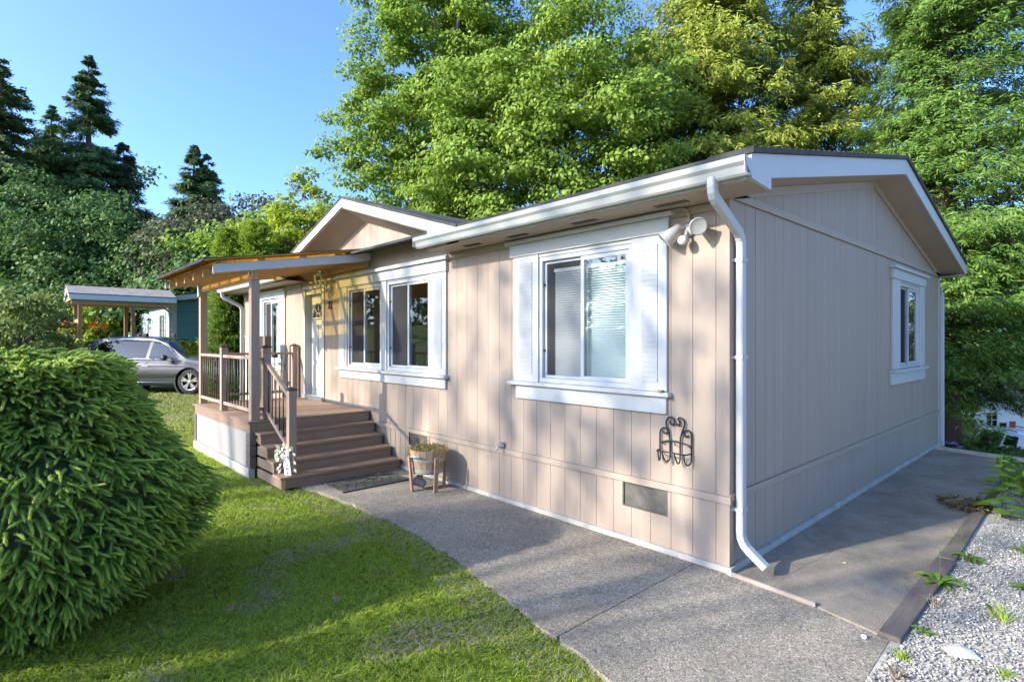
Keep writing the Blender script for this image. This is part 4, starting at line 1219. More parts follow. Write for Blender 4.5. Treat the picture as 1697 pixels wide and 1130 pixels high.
for i, (a, c, dx, dz) in enumerate(((-.06,.16,-.9,-.3),(-.06,.17,-.6,.6),(-.02,.18,.3,.8),(.0,.17,.8,.5),(-.09,.13,-.5,-.9),(-.1,.10,-.2,-1.),(.03,.17,.9,-.1),(-.04,.12,.2,-.9))):
    q = sc_+ux*a+Vector((0,0,c))+un*.03; d = ux*dx+Vector((0,0,dz))+un*.3
    link_mesh('silk_leaf', np_mesh('silk_leaf', leaf_quads(np.array([list(q)]), unit(np.array([list(d)])), unit(np.array([list(un)])), [.09], [.055]), np.array([[0,1,2,3]]), 4, M['greenleaf']), ws)

# utility pedestal behind the deck
up_ = empty('utility_pedestal', (-9.85,-.55,0), 'pale green utility cabinet on a weathered post behind the deck', 'utility cabinet')
M['cab'] = paint('cabinet_paint', (.40,.42,.36), .55, .06, 4.)
boxpart('cabinet', (-10.05,-.70,.15), (-9.80,-.42,1.98), M['cab'], up_, .008)
boxpart('cabinet_post', (-9.62,-.50,-.03), (-9.49,-.37,2.0), M['quoin'], up_, .005)
boxpart('cabinet_bracket', (-9.80,-.48,1.2), (-9.62,-.40,1.25), M['gutter'], up_)
boxpart('cabinet_cap', (-10.07,-.72,1.982), (-9.78,-.40,2.0), M['cab'], up_, .004)

# timbers edging the path
M['sleeper'] = wood('old_timber', (.13,.105,.085), 1, .85, .45, (.09,.085,.07))
M['palewood'] = wood('pale_old_board', (.34,.26,.22), 0, .85, .35, (.2,.17,.15))
tag(MB().prism([(1.10,-.225,0),(1.225,-.235,0),(1.232,1.58,0),(1.10,1.58,0)], (0,0,.035)).build('edging_timber', M['sleeper'], None, .008), 'dark weathered timber edging the path nearest the open gravel', 'timber', 'timbers edging the side path')
tag(MB().prism([(1.105,1.62,0),(1.225,1.62,0),(1.20,3.55,0),(1.085,3.55,0)], (0,0,.03)).build('edging_timber', M['sleeper'], None, .008), 'dark weathered timber edging the path, ending at the tall weed', 'timber', 'timbers edging the side path')
tag(MB().prism([(.04,-.052,.0),(.69,-.112,.0),(.69,-.085,.0),(.04,-.028,.0)], (0,0,.032)).build('divider_board', M['palewood'], None, .004), 'splintered pale board set in the joint by the downspout', 'board')
b = MB(); b.smooth = True; b.lathe([(.0,0),(.012,.003),(.018,.012),(.015,.024),(.0,.03)], (1.05,-.33,.0), 10); tag(b.build('white_pebble', M['signw']), 'round white pebble lying at the timber end', 'pebble')
b = MB(); b._add([(x-.49,y+.77,z-.008) for x,y,z in ((1.90,-.90,.03),(1.97,-.80,.045),(2.04,-.83,.04),(2.09,-.88,.025),(2.03,-.94,.03),(1.95,-.96,.025),(1.99,-.87,.055))], [(0,6,1),(1,6,2),(2,6,3),(3,6,4),(4,6,5),(5,6,0)])
o = b.build('litter_scrap', M['cab']); s = o.modifiers.new('t', 'SOLIDIFY'); s.thickness = .006
tag(o, 'curled white scrap lying on the gravel', 'litter')
# ------------------------------------------------------------------ foliage builders
BARK = {'maple': paint('maple_bark', (.17,.14,.11), .9, .3, 3., (4,4,.8), 20, .8), 'cedar': paint('cedar_bark', (.115,.07,.05), .9, .35, 3., (6,6,.5), 14, .9)}
def cluster_leaves(centers, rad, per, flat=.6, droop=.25, L=(.12,.22), wr=.7, seed=1):
    """leaf-sized faces round each cluster centre, lying mostly face up and out"""
    g = np.random.default_rng(seed); n = len(centers)*per
    c = np.repeat(centers, per, 0); r = np.repeat(rad, per)
    d = unit(g.normal(size=(n,3))); d[:,2] = np.where(d[:,2] < -.2, -d[:,2]*.6, d[:,2])
    rr = g.random(n)**.4
    off = d*(r*rr)[:,None]; off[:,2] *= flat
    pos = c+off
    nrm = unit(d*1.0+np.array([-.1,-.3,.35])+g.normal(size=(n,3))*.5)
    dr = g.normal(size=(n,3))*.6+d*.7; dr[:,2] -= droop+.3*g.random(n)
    dr = unit(dr - nrm*np.sum(dr*nrm,1)[:,None])
    ln = g.uniform(L[0],L[1],n)
    return leaf_quads(pos, dr, nrm, ln, ln*wr)
def tree_trunk(base, top, r0, r1, mat, parent, limbs=(), name='trunk', bend=.3, seed=1):
    g = random.Random(seed); b = MB(); base = Vector(base); top = Vector(top); pts = []; rads = []
    for i in range(9):
        t = i/8; p = base.lerp(top, t)+Vector((g.uniform(-1,1), g.uniform(-1,1), 0))*bend*t*(1-t)*2
        pts.append(p); rads.append(r0*(1-t)**.8+r1*t+ (r0*.35 if i == 0 else 0))
    b.tube(pts, 1, 10, rads=rads); b.build(name, mat, parent)
    if limbs:
        m = MB()
        for (p0, p1, ra) in limbs:
            p0, p1 = Vector(p0), Vector(p1); mid = p0.lerp(p1,.5)+Vector((g.uniform(-.2,.2),g.uniform(-.2,.2),.12*(p1-p0).length))
            m.tube([p0, p0.lerp(mid,.5)+Vector((0,0,.03)), mid, p1], 1, 6, rads=[ra, ra*.8, ra*.6, ra*.15])
        m.build('limbs', mat, parent, kind='stuff')
def fib_dirs(n, g):
    d = unit(g.normal(size=(n,3))); return d
def broadleaf(label, base, H, rad, crown_lo, ncl, per, L, mat, seed, group=None, cr=(.5,.9), trunk=.22, bark='maple', lump=.35, cat='tree', name='broadleaf_tree', wr=.75, clip=None, drop=0.0, low_fill=.3, face=False):
    g = np.random.default_rng(seed); base = Vector(base)
    root = empty(name, base, label, cat, group)
    zc = (H+crown_lo)/2; hz = (H-crown_lo)/2
    d = fib_dirs(ncl*3, g)
    if face:
        d = d[(d[:,0]*F2[0]+d[:,1]*F2[1] < .35)]
    d = d[:ncl]; ncl = len(d)
    ln = np.array([mnoise.noise((v[0]*2.2+seed, v[1]*2.2, v[2]*2.2)) for v in d])*lump*1.6
    r = (1.0+ln)*(low_fill+(1-low_fill)*g.random(ncl)**.35)
    r = np.minimum(r, 1.25)
    # egg shape: wider below the middle
    wfac = np.where(d[:,2] > 0, np.sqrt(np.clip(1-(d[:,2]*.25)**2,0,1)), 1.0)
    c = np.stack([base.x+d[:,0]*rad*r*wfac, base.y+d[:,1]*rad*r*wfac, base.z+zc+d[:,2]*hz*r], 1)
    if drop: 
        k = g.random(len(c)) > drop; c = c[k]
    if clip is not None: c = c[clip(c)]
    rc = g.uniform(cr[0], cr[1], len(c))
    v = cluster_leaves(c, rc, per, .65, .3, L, wr, seed)
    n = len(v)//4
    link_mesh('crown', np_mesh('crown', v, np.arange(n*4).reshape(n,4), 4, mat), root, 'stuff')
    pick = c[g.permutation(len(c))[:26]]
    limbs = []
    for q in pick:
        z0 = base.z+max(.25*H, min(.8*H, (q[2]-base.z)*.6)); limbs.append(((base.x,base.y,z0), tuple(q), trunk*.28))
    tree_trunk(base-Vector((0,0,.2)), (base.x, base.y, base.z+H*.88), trunk, .03, BARK[bark], root, limbs, seed=seed)
    return root
def conifer(label, base, H, rad, lo, nb, sprays, per, L, W, mat, seed, group=None, droop=.35, up=.12, trunk=.3, name='conifer', profile=.9, hang=.5, bark='cedar', spread=.25, clip=None, sides=None, fan=.5, irregular=.25, limb=True, bias=0., limb_lo=-9.):
    """trunk with whorled boughs; each bough carries flat hanging sprays of narrow leaf blades"""
    g = np.random.default_rng(seed); base = Vector(base)
    root = empty(name, base, label, 'tree', group)
    zs = lo+(H-lo)*(np.sort(g.random(nb))**1.05)
    az = g.uniform(0,2*math.pi,nb)
    if sides is not None: az = sides(az, g)
    t = (zs-lo)/(H-lo)
    bl = rad*((1-t)**profile)*(1+g.uniform(-irregular,irregular,nb))+.15*(1-t)+.05
    bl = bl*(1+bias*(np.cos(az)*R2[0]+np.sin(az)*R2[1]))
    P = []; D = []; N = []; limbs = []; SZ = []
    for i in range(nb):
        h = np.array([math.cos(az[i]), math.sin(az[i]), 0]); s = np.array([-h[1], h[0], 0]); Lb = bl[i]
        ns = max(4, int(sprays*(.35+.65*Lb/rad)))
        u = g.random(ns)**.75
        lat = g.normal(size=ns)*spread*Lb*(1-.55*u)*np.sqrt(u+.05)
        zz = zs[i] - droop*(1.1-.9*t[i]**2)*Lb*u**1.3 + up*Lb*u**4*2 + (1-t[i])*.0
        p = np.array([base.x, base.y, base.z])+h[None]*(Lb*u)[:,None]+s[None]*lat[:,None]; p[:,2] = base.z+zz-.12*np.abs(lat)+g.normal(size=ns)*.05*Lb**.5
        dd = h[None]*(.75-hang*.5)+s[None]*(np.sign(lat)*fan*g.random(ns))[:,None]+np.array([0,0,-hang])[None]*(.4+.8*g.random(ns))[:,None]+g.normal(size=(ns,3))*.15
        P.append(p); SZ.append(np.full(ns, min(1., .45+.9*Lb/rad))); D.append(unit(dd)); N.append(np.tile(np.array([0,-.25,.7])+h*.7, (ns,1)))
        if limb and i % 2 == 0 and base.z+zs[i]-droop*Lb*.8 > limb_lo: limbs.append(((base.x,base.y,base.z+zs[i]), tuple(np.array([base.x,base.y,base.z+zs[i]])+h*Lb*.85+np.array([0,0,-droop*Lb*.8])), .008*Lb+.006))
    P = np.concatenate(P); D = np.concatenate(D); N = np.concatenate(N); SZ = np.concatenate(SZ)
    if clip is not None:
        k = clip(P); P, D, N, SZ = P[k], D[k], N[k], SZ[k]
    n = len(P)
    # every spray: a fan of narrow blades off a short rachis
    k = per
    P2 = np.repeat(P, k, 0); D2 = np.repeat(D, k, 0); N2 = unit(np.repeat(N, k, 0)+g.normal(size=(n*k,3))*.3)
    S2 = unit(np.cross(N2, D2))
    f = np.tile(np.arange(k)/(k-1) if k > 1 else np.zeros(1), n); sg = np.tile(np.where(np.arange(k) % 2 == 0, 1., -1.), n)
    ll = g.uniform(.7,1.3,n*k)
    sp = L*np.repeat(g.uniform(.75,1.35,n)*SZ, k)
    pos = P2+D2*(sp*f*.9)[:,None]+g.normal(size=(n*k,3))*.02
    dirs = unit(D2*.8+S2*(sg*(.75-.45*f))[:,None]+g.normal(size=(n*k,3))*.12)
    v = leaf_quads(pos, dirs, N2, sp*(.75-.3*f)*ll, W*np.ones(n*k)*ll)
    m = len(v)//4
    link_mesh('crown', np_mesh('crown', v, np.arange(m*4).reshape(m,4), 4, mat), root, 'stuff')
    tree_trunk(base-Vector((0,0,.2)), (base.x, base.y, base.z+H*.985), trunk, .02, BARK[bark], root, limbs, bend=.15, seed=seed)
    return root

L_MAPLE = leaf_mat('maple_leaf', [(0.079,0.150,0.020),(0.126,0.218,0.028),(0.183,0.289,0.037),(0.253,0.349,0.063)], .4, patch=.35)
L_MAPLE2 = leaf_mat('bright_maple_leaf', [(0.105,0.178,0.022),(0.150,0.245,0.032),(0.211,0.313,0.047),(0.285,0.388,0.088)], .38, patch=.35)  # a lighter set of maple leaf colours
L_CEDAR = leaf_mat('golden_cedar_spray', [(0.112,0.162,0.022),(0.184,0.239,0.030),(0.273,0.323,0.046),(0.342,0.356,0.075)], .25, patch=.45)
L_CEDARG = leaf_mat('green_cedar_spray', [(0.048,0.103,0.026),(0.086,0.170,0.032),(0.144,0.245,0.047),(0.211,0.310,0.066)], .3, patch=.4)
L_DARK = leaf_mat('shaded_forest_leaf', [(0.033,0.076,0.024),(0.055,0.113,0.031),(0.083,0.162,0.040),(0.123,0.216,0.049)], .25, patch=.5)  # dark leaf tones, deepened to stand in for shade over the forest
L_FIR = leaf_mat('fir_needles', [(0.034,0.076,0.032),(0.058,0.115,0.041),(0.099,0.161,0.045),(0.166,0.209,0.051)], .15, patch=.4)
L_LIME = leaf_mat('lime_leaf', [(0.132,0.197,0.014),(0.214,0.283,0.022),(0.280,0.346,0.031)], .4, patch=.35)
L_GREY = leaf_mat('grey_green_leaf', [(0.045,0.059,0.027),(0.077,0.095,0.045),(0.117,0.131,0.072)], .25, patch=.4)
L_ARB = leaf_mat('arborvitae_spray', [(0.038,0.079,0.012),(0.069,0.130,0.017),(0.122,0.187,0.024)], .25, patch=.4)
L_ARB2 = leaf_mat('sunlit_arborvitae_spray', [(0.124,0.214,0.020),(0.186,0.292,0.029),(0.269,0.370,0.042)], .25, patch=.4)  # brighter copy of the arborvitae tones, sunlight put into the leaf colour

# ------------------------------------------------------------------ spreading spruce shrub in the foreground
def spruce_shrub():
    B = Vector((-3.25,-4.30,gz1(-3.25,-4.3)))
    root = empty('spruce_shrub', B, 'big dense mounded spruce shrub with light green tips beside the lawn', 'shrub')
    prof_z = np.array([-.05,.12,.30,.60,.85,1.02,1.10,1.17,1.27,1.45,1.62,1.76]); prof_r = np.array([.56,.82,.99,1.15,1.12,1.03,.96,.84,.81,.75,.62,.40])
    g = np.random.default_rng(11)
    def lumps(a, z): return 1+.05*np.sin(a*5+z*3)+.045*np.sin(a*9-z*7+1)+.035*np.sin(z*13+a*3)
    N_ = 17000
    # shoots on shells below the surface, the top disc included
    side = int(N_*.82)
    z = g.uniform(-.02,1.74,side); a = g.uniform(0,2*math.pi,side); dep = g.random(side)**1.6*.26
    r = (np.interp(z, prof_z, prof_r)*lumps(a,z)-dep)
    top = N_-side
    rt = .64*np.sqrt(g.random(top)); at = g.uniform(0,2*math.pi,top); zt = 1.80-.10*(rt/.8)**2-g.random(top)**1.5*.15+.03*np.sin(at*4+rt*9)
    z = np.concatenate([z,zt]); a = np.concatenate([a,at]); r = np.concatenate([r,rt]); n = len(z)
    pos = np.stack([B.x+r*np.cos(a), B.y+r*np.sin(a), z], 1)
    out = np.stack([np.cos(a), np.sin(a), np.zeros(n)], 1)
    # keep the half that faces the camera's side plus a margin
    toc = np.array([CAM.x-B.x, CAM.y-B.y]); toc /= np.linalg.norm(toc)
    k = ((out[:,0]*toc[0]+out[:,1]*toc[1]) > -.45) | (r < .75)
    pos, out, z, r = pos[k], out[k], z[k], r[k]; n = len(z)
    sw = np.stack([-out[:,1], out[:,0], np.zeros(n)], 1)
    # layered boughs: shoots point outwards, the lower ones hang a little, the top ones rise
    el = np.where(z > 1.55, .25, .02-.28*(1.2-np.clip(z,0,1.2)))
    d = out*1.0+sw*(g.normal(size=n)*.5+.25*np.sin(np.arctan2(out[:,1],out[:,0])*16+z*9))[:,None]; d[:,2] += el+g.normal(size=n)*.25
    istop = r < .7
    d[istop,2] += .15
    d = unit(d)
    Ls = g.uniform(.07,.125,n); bend = g.uniform(.1,.7,n)
    lead = g.random(n) < .012; Ls = np.where(lead, Ls*1.9, Ls); bend = np.where(lead, 0., bend)
    # shoot axis points
    def ax(t): 
        p = pos+d*(Ls*t)[:,None]; p[:,2] -= bend*Ls*t*t*.8; return p
    side_v = unit(np.cross(d, np.tile([0,0,1.], (n,1)))); up_v = np.cross(side_v, d)
    V = []; F = []; T = []; off = 0
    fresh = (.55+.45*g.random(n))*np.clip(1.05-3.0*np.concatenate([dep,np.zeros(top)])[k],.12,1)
    nn = 52
    for j in range(nn):
        t = (j+.5)/nn; ph = j*2.399+g.uniform(0,6.28,n)
        base = ax(t)
        rad_d = side_v*np.cos(ph)[:,None]+up_v*np.sin(ph)[:,None]
        nd_ = unit(rad_d*1.0+d*(.40+1.6*t**6)+np.array([0,0,.15]))
        ln = (.018*(1-.35*t**3))*g.uniform(.8,1.15,n)
        w = unit(np.cross(nd_, rad_d+d*.8+g.normal(size=(n,3))*.3))*.0030
        v = np.stack([base-w, base+w, base+nd_*ln[:,None]], 1)
        V.append(v.reshape(-1,3)); F.append(np.arange(n*3).reshape(n,3)+off); off += n*3
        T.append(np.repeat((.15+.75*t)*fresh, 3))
    # twig core
    q = 5
    for j in range(2):
        pass
    rings = []
    for t, rr_ in ((0,.007),(.5,.0095),(.9,.008),(1.04,.001)):
        c = ax(t)
        rings.append(np.stack([c+(side_v*math.cos(2*math.pi*k/q)+up_v*math.sin(2*math.pi*k/q))*rr_ for k in range(q)], 1))
    rg = np.stack(rings, 1).reshape(n, -1, 3); nv = rg.shape[1]
    tri = []
    for i in range(3):
        for k in range(q):
            a0, a1, b0, b1 = i*q+k, i*q+(k+1) % q, (i+1)*q+k, (i+1)*q+(k+1) % q
            tri += [(a0,a1,b1),(a0,b1,b0)]
    tri = np.array(tri)
    V.append(rg.reshape(-1,3)); F.append((tri[None]+(np.arange(n)*nv)[:,None,None]).reshape(-1,3)+off)
    T.append((np.repeat([0.1,.35,.6,.8], q)[None]*fresh[:,None]).ravel())
    V, F, T = np.concatenate(V), np.concatenate(F), np.concatenate(T)
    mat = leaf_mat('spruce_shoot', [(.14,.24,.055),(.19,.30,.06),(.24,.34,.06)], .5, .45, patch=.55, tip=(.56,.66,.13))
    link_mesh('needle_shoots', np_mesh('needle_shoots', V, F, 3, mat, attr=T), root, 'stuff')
    # dark twiggy heart
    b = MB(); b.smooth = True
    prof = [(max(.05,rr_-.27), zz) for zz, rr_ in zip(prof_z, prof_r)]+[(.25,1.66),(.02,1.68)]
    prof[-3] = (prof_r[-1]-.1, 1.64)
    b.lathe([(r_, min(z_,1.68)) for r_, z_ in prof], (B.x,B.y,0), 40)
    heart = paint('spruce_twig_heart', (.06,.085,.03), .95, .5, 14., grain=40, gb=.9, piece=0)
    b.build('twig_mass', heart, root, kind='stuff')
    t = MB()
    for k in range(7): t.tube([(B.x,B.y,-.05),(B.x+.3*math.cos(k),B.y+.3*math.sin(k),.2)], .03, 6)
    t.build('stem', BARK['maple'], root)
spruce_shrub()
# ------------------------------------------------------------------ trees
def at(px, D, py=None):
    """ground point seen at photo column px, D metres deep"""
    u = (px-848.5)/909.0
    x = CAM.x+D*(F2[0]+R2[0]*u); y = CAM.y+D*(F2[1]+R2[1]*u)
    return Vector((x, y, gz1(x, y)))
def top_h(px, py, D):
    return CAM.z+(564.5-py)/909.0*D - at(px, D).z
def toward(az, g): return az
# big maples and cedars behind the home
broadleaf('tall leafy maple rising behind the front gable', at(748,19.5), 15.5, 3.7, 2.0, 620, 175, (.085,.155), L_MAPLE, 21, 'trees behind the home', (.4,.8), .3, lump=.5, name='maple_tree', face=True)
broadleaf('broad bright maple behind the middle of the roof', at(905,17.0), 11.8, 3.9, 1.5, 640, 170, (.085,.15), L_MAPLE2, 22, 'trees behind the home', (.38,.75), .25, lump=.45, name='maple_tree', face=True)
conifer('slender drooping cedar between the two maples behind the gable', at(775,20.5), 19, 2.4, 3, 200, 80, 6, .27, .036, L_CEDAR, 23, 'trees behind the home', .55, .05, .28, 'cedar_tree', .8, .8, fan=.4)
conifer('tall golden cedar with hanging sprays behind the near roof end', at(1180,18.0), 21, 4.2, 1.2, 440, 130, 7, .27, .045, L_CEDAR, 24, 'trees behind the home', .5, .1, .38, 'cedar_tree', .75, .75, fan=.5)
conifer('second golden cedar, right of the tall one, with a bare gap beside it', at(1345,19.0), 20, 4.3, 1.0, 420, 130, 7, .27, .045, L_CEDAR, 25, 'trees behind the home', .5, .1, .34, 'cedar_tree', .75, .75, fan=.5)
broadleaf('slim leafy tree between the maple and the golden cedar', at(1030,20.5), 15.2, 2.3, 2.5, 320, 130, (.08,.145), L_MAPLE, 26, 'trees behind the home', (.4,.8), .2, lump=.5, name='maple_tree', face=True)
# the big dark green cedar past the far corner
conifer('huge dark green cedar with heavy layered boughs past the rear corner', at(1560,13.0), 17.5, 3.4, 1.2, 380, 170, 8, .22, .030, L_CEDARG, 31, None, .42, .16, .36, 'cedar_tree', .62, .5, fan=.7, spread=.3, bias=.6, limb_lo=2.2, clip=lambda P: ~((P[:,0] < .6) & (P[:,1] < 9.2) & (P[:,2] < 5.2)) & (P[:,2] > .62+.30*np.sin(P[:,0]*3.1+P[:,1]*2.3)))
conifer('feathery pale green cedar behind the dark one', at(1530,20.0), 8.6, 2.6, -.5, 220, 110, 7, .25, .035, L_CEDAR, 32, None, .5, .1, .25, 'cedar_tree', .8, .7)
conifer('bluish young cedar showing just above the roof peak', at(1420,16.0), 7.6, 2.2, 1.0, 170, 90, 7, .22, .03, leaf_mat('blue_cedar_spray', [(.05,.075,.04),(.09,.12,.07),(.12,.15,.10)], .25), 33, None, .55, .1, .2, 'cedar_tree', .85, .7)
# arborvitae
def arbor(label, p, H, rad, mat, seed):
    return conifer(label, p, H, rad, .05, 330, 34, 6, .13, .026, mat, seed, 'arborvitae columns past the home', -.75, .0, .08, 'arborvitae', .38, -.55, spread=.3, irregular=.15, fan=.7, limb=False)
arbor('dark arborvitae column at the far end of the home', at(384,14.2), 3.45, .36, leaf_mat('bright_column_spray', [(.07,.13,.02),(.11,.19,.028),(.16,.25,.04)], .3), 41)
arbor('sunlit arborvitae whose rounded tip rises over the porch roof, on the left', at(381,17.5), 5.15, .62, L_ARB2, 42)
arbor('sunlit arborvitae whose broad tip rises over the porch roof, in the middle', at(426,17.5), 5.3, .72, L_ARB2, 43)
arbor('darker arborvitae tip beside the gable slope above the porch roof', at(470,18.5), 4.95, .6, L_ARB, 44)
# forest beyond the neighbouring house
FG = 'trees of the forest edge'
conifer('tallest dark spire-shaped fir standing against the sky', at(147,46), top_h(147,92,46), 4.6, 4, 260, 110, 6, .46, .085, L_FIR, 51, FG, .42, .1, .5, 'fir_tree', .8, .55, fan=.7, spread=.18)
conifer('mid-height fir with twin tips beside the sky gap', at(322,44), top_h(322,240,44), 3.8, 3, 240, 90, 6, .42, .08, L_FIR, 52, FG, .4, .1, .4, 'fir_tree', .85, .55, fan=.7, spread=.18)
conifer('slim fir leaning out of the twin-tipped fir', at(345,44.5), top_h(345,256,44.5), 3.2, 3, 180, 70, 6, .45, .09, L_FIR, 53, FG, .4, .1, .3, 'fir_tree', .85, .55, fan=.7, spread=.18)
conifer('ragged tall fir at the very edge of the view', at(0,42), top_h(0,95,42), 4.0, 4, 220, 90, 6, .5, .10, L_FIR, 54, FG, .3, .15, .4, 'fir_tree', .6, .3, fan=.8, spread=.2, irregular=.4)
conifer('small pale fir showing between two taller ones', at(85,50), top_h(85,175,50), 3.8, 4, 180, 70, 6, .5, .10, L_DARK, 55, FG, .35, .1, .4, 'fir_tree', .8, .5, fan=.7)
conifer('pale feathery conifer tucked beside the tall fir', at(205,48), top_h(205,235,48), 3.8, 3, 180, 70, 6, .5, .10, L_GREY, 56, FG, .4, .1, .4, 'fir_tree', .8, .6, fan=.7)
for (lab, px, py, D, rad, mat, sd, ncl) in (
    ('rounded dark broadleaf tree below the ragged fir', 40, 215, 38, 5.2, L_DARK, 61, 300),
    ('broad dark green tree in front of the tall fir', 130, 240, 36, 5.6, L_DARK, 62, 320),
    ('shady leafy tree below the pale feathery conifer', 215, 300, 36, 4.6, L_DARK, 63, 260),
    ('leafy tree just under the twin-tipped fir', 292, 300, 35, 4.2, L_DARK, 64, 260),
    ('grey-green willowy tree beside the twin-tipped fir', 345, 310, 34, 3.8, L_GREY, 65, 220),
    ('olive crown rising against the sky left of the maple', 445, 281, 40, 4.3, L_GREY, 66, 220),
    ('mid green tree behind the porch roof', 410, 340, 30, 3.2, L_MAPLE, 67, 220),
    ('bright lime green birch-like tree beside the gable', 505, 300, 25, 2.9, L_LIME, 68, 300),
    ('small leafy tree filling the gap beside the maple', 560, 330, 27, 2.2, L_MAPLE, 69, 140),
    ('low dark tree behind the shelter roof', 165, 385, 31, 4.2, L_DARK, 70, 220),
    ('low dark tree behind the neighbouring roof', 270, 390, 31, 4.0, L_DARK, 71, 220),
    ('low dark tree behind the round shrub', 30, 380, 30, 4.8, L_DARK, 72, 240),
    ('low dark tree between the arborvitae and the neighbouring roof', 345, 395, 29, 2.8, L_DARK, 73, 160)):
    broadleaf(lab, at(px, D), top_h(px, py+(100 if px < 300 else 45 if D > 30 else 25), D), rad, .6, ncl, 80, (.17,.32) if D > 28 else (.12,.22), mat, sd, FG, (.7,1.5) if D > 28 else (.4,.9), .3, lump=.4, face=True)
# far wood closing the horizon
def far_wood():
    g = np.random.default_rng(90); c = []
    for px in range(-140, 1000, 9):
        D = g.uniform(54,72); p = at(px, D); h = g.uniform(7,11)+ (6 if px < 190 else 0)
        m = 9
        c.append(np.stack([p.x+g.normal(size=m)*2.5, p.y+g.normal(size=m)*2.5, p.z+g.random(m)*h], 1))
    for px in range(1440, 1900, 12):
        D = g.uniform(50,64); p = at(px, D); h = g.uniform(9,16); m = 9
        c.append(np.stack([p.x+g.normal(size=m)*2.5, p.y+g.normal(size=m)*2.5, p.z+g.random(m)*h], 1))
    c = np.concatenate(c)
    v = cluster_leaves(c, g.uniform(1.4,2.4,len(c)), 70, .8, .3, (.35,.65), .75, 90); n = len(v)//4
    tag(link_mesh('far_woods', np_mesh('far_woods', v, np.arange(n*4).reshape(n,4), 4, L_DARK)), kind='stuff')
far_wood()
def lane_wood():
    g = np.random.default_rng(95); c = []
    for x in np.arange(-95, 30, 1.6):
        y = -58-g.random()*16; h = g.uniform(10,17); m = 7
        c.append(np.stack([x+g.normal(size=m)*2.2, y+g.normal(size=m)*2.2, g.random(m)*h], 1))
    for y in np.arange(-55, -12, 2.0):
        x = -72-g.random()*10; m = 7
        c.append(np.stack([x+g.normal(size=m)*2.2, y+g.normal(size=m)*2.2, g.random(m)*g.uniform(9,15)], 1))
    c = np.concatenate(c); v = cluster_leaves(c, g.uniform(1.6,2.6,len(c)), 34, .8, .3, (.6,1.0), .75, 95); n = len(v)//4
    tag(link_mesh('woods_beyond_lane', np_mesh('woods_beyond_lane', v, np.arange(n*4).reshape(n,4), 4, L_DARK)), kind='stuff')
lane_wood()
# trees across the lane behind the photographer: their shade falls on the lawn, path and wall
SG = 'trees across the lane'
def shade_tree(lab, x, y, H, rad, lo, ncl, per, seed, drop=0.):
    broadleaf(lab, (x, y, gz1(x,y)), H, rad, lo, ncl, int(per*.15), (.20,.34), L_MAPLE, seed, SG, (.8,1.5), .13, lump=.2, drop=drop, name='shade_tree')
for i, (x, y, H, rad, lo, ncl, per) in enumerate(((-22,-21,7.8,3.6,0,150,46),(-17.5,-22,7.9,3.4,0,150,46),(-13.2,-21.5,7.6,3.2,0,150,46),(-10.2,-21,7.4,2.4,0,130,46),(-7.0,-21.5,14.2,2.1,10.6,64,56))):
    shade_tree('leafy tree across the lane behind the viewpoint', x, y, H, rad, lo, ncl, per, 200+i)
for i, (x, y, H) in enumerate(((-16.2,-35,22),(-12.9,-33,20))):  # unseen sparse trees, added to weaken the sunlight reaching the front wall
    broadleaf('unseen thin-leaved tree added to soften sun on the front wall', (x, y, gz1(x,y)), H, 3.0, 16.6, 64, 4, (.22,.36), L_MAPLE, 230+i, SG, (1.0,1.8), .2, lump=.15, name='shade_tree')
# ------------------------------------------------------------------ neighbouring house, shelter, car, shrubs
NX, NY = -23.3, .56
NZ = gz1(-22, 1)
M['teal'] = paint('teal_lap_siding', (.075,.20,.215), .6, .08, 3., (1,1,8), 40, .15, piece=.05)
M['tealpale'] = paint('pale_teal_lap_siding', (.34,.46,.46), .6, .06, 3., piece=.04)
nb = empty('neighbour_house', (NX-7,NY+4,NZ), 'low teal lap-sided house with white trim past the grey car', 'house')
NT = 3.52
# lap boards: end wall (faces +x) and front wall (faces -y)
NW = [(2.0-.56+NY-.0,2.95,NZ+1.42,NZ+2.72)]
z = NZ+.1; p = .185
while z < NT+1.0:
    y1 = NY+7.6
    top = z+p
    # gable line
    def lim(zz): return (NY if zz < NT else NY+(zz-NT)/.16, NY+7.6 if zz < NT else NY+7.6-(zz-NT)/.16)
    ya, yb = lim(top)
    if yb-ya < .3: break
    holes = [(2.02,2.98,NZ+1.45,NZ+2.7)]
    rs = sub_rects((ya, yb, z, top-.004), holes)
    b = MB()
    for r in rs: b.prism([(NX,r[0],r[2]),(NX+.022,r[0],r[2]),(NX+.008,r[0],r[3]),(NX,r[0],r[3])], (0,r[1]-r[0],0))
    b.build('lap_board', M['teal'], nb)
    if top < NT-.1:
        rs = sub_rects((NX-14, NX-.08, z, top-.004), [(-25.75,-24.7,NZ+1.35,NZ+2.6),(-28.8,-27.85,NZ+.3,NZ+2.55),(-33.5,-32.4,NZ+1.35,NZ+2.6),(-30.6,-29.9,NZ+1.35,NZ+2.6)])
        b = MB()
        for r in rs: b.prism([(r[0],NY,r[2]),(r[0],NY-.022,r[2]),(r[0],NY-.008,r[3]),(r[0],NY,r[3])], (r[1]-r[0],0,0))
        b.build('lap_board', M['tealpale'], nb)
    z += p
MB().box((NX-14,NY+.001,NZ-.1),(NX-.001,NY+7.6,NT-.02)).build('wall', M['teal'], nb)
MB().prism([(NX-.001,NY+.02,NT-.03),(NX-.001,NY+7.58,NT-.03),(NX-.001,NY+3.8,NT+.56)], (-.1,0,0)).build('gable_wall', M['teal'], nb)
boxpart('corner_board', (NX-.12,NY-.03,NZ), (NX+.03,NY+.12,NT), M['white'], nb)
boxpart('foundation', (NX-14,NY-.0,NZ-.25), (NX+.0,NY+7.6,NZ+.1), M['curb'], nb)
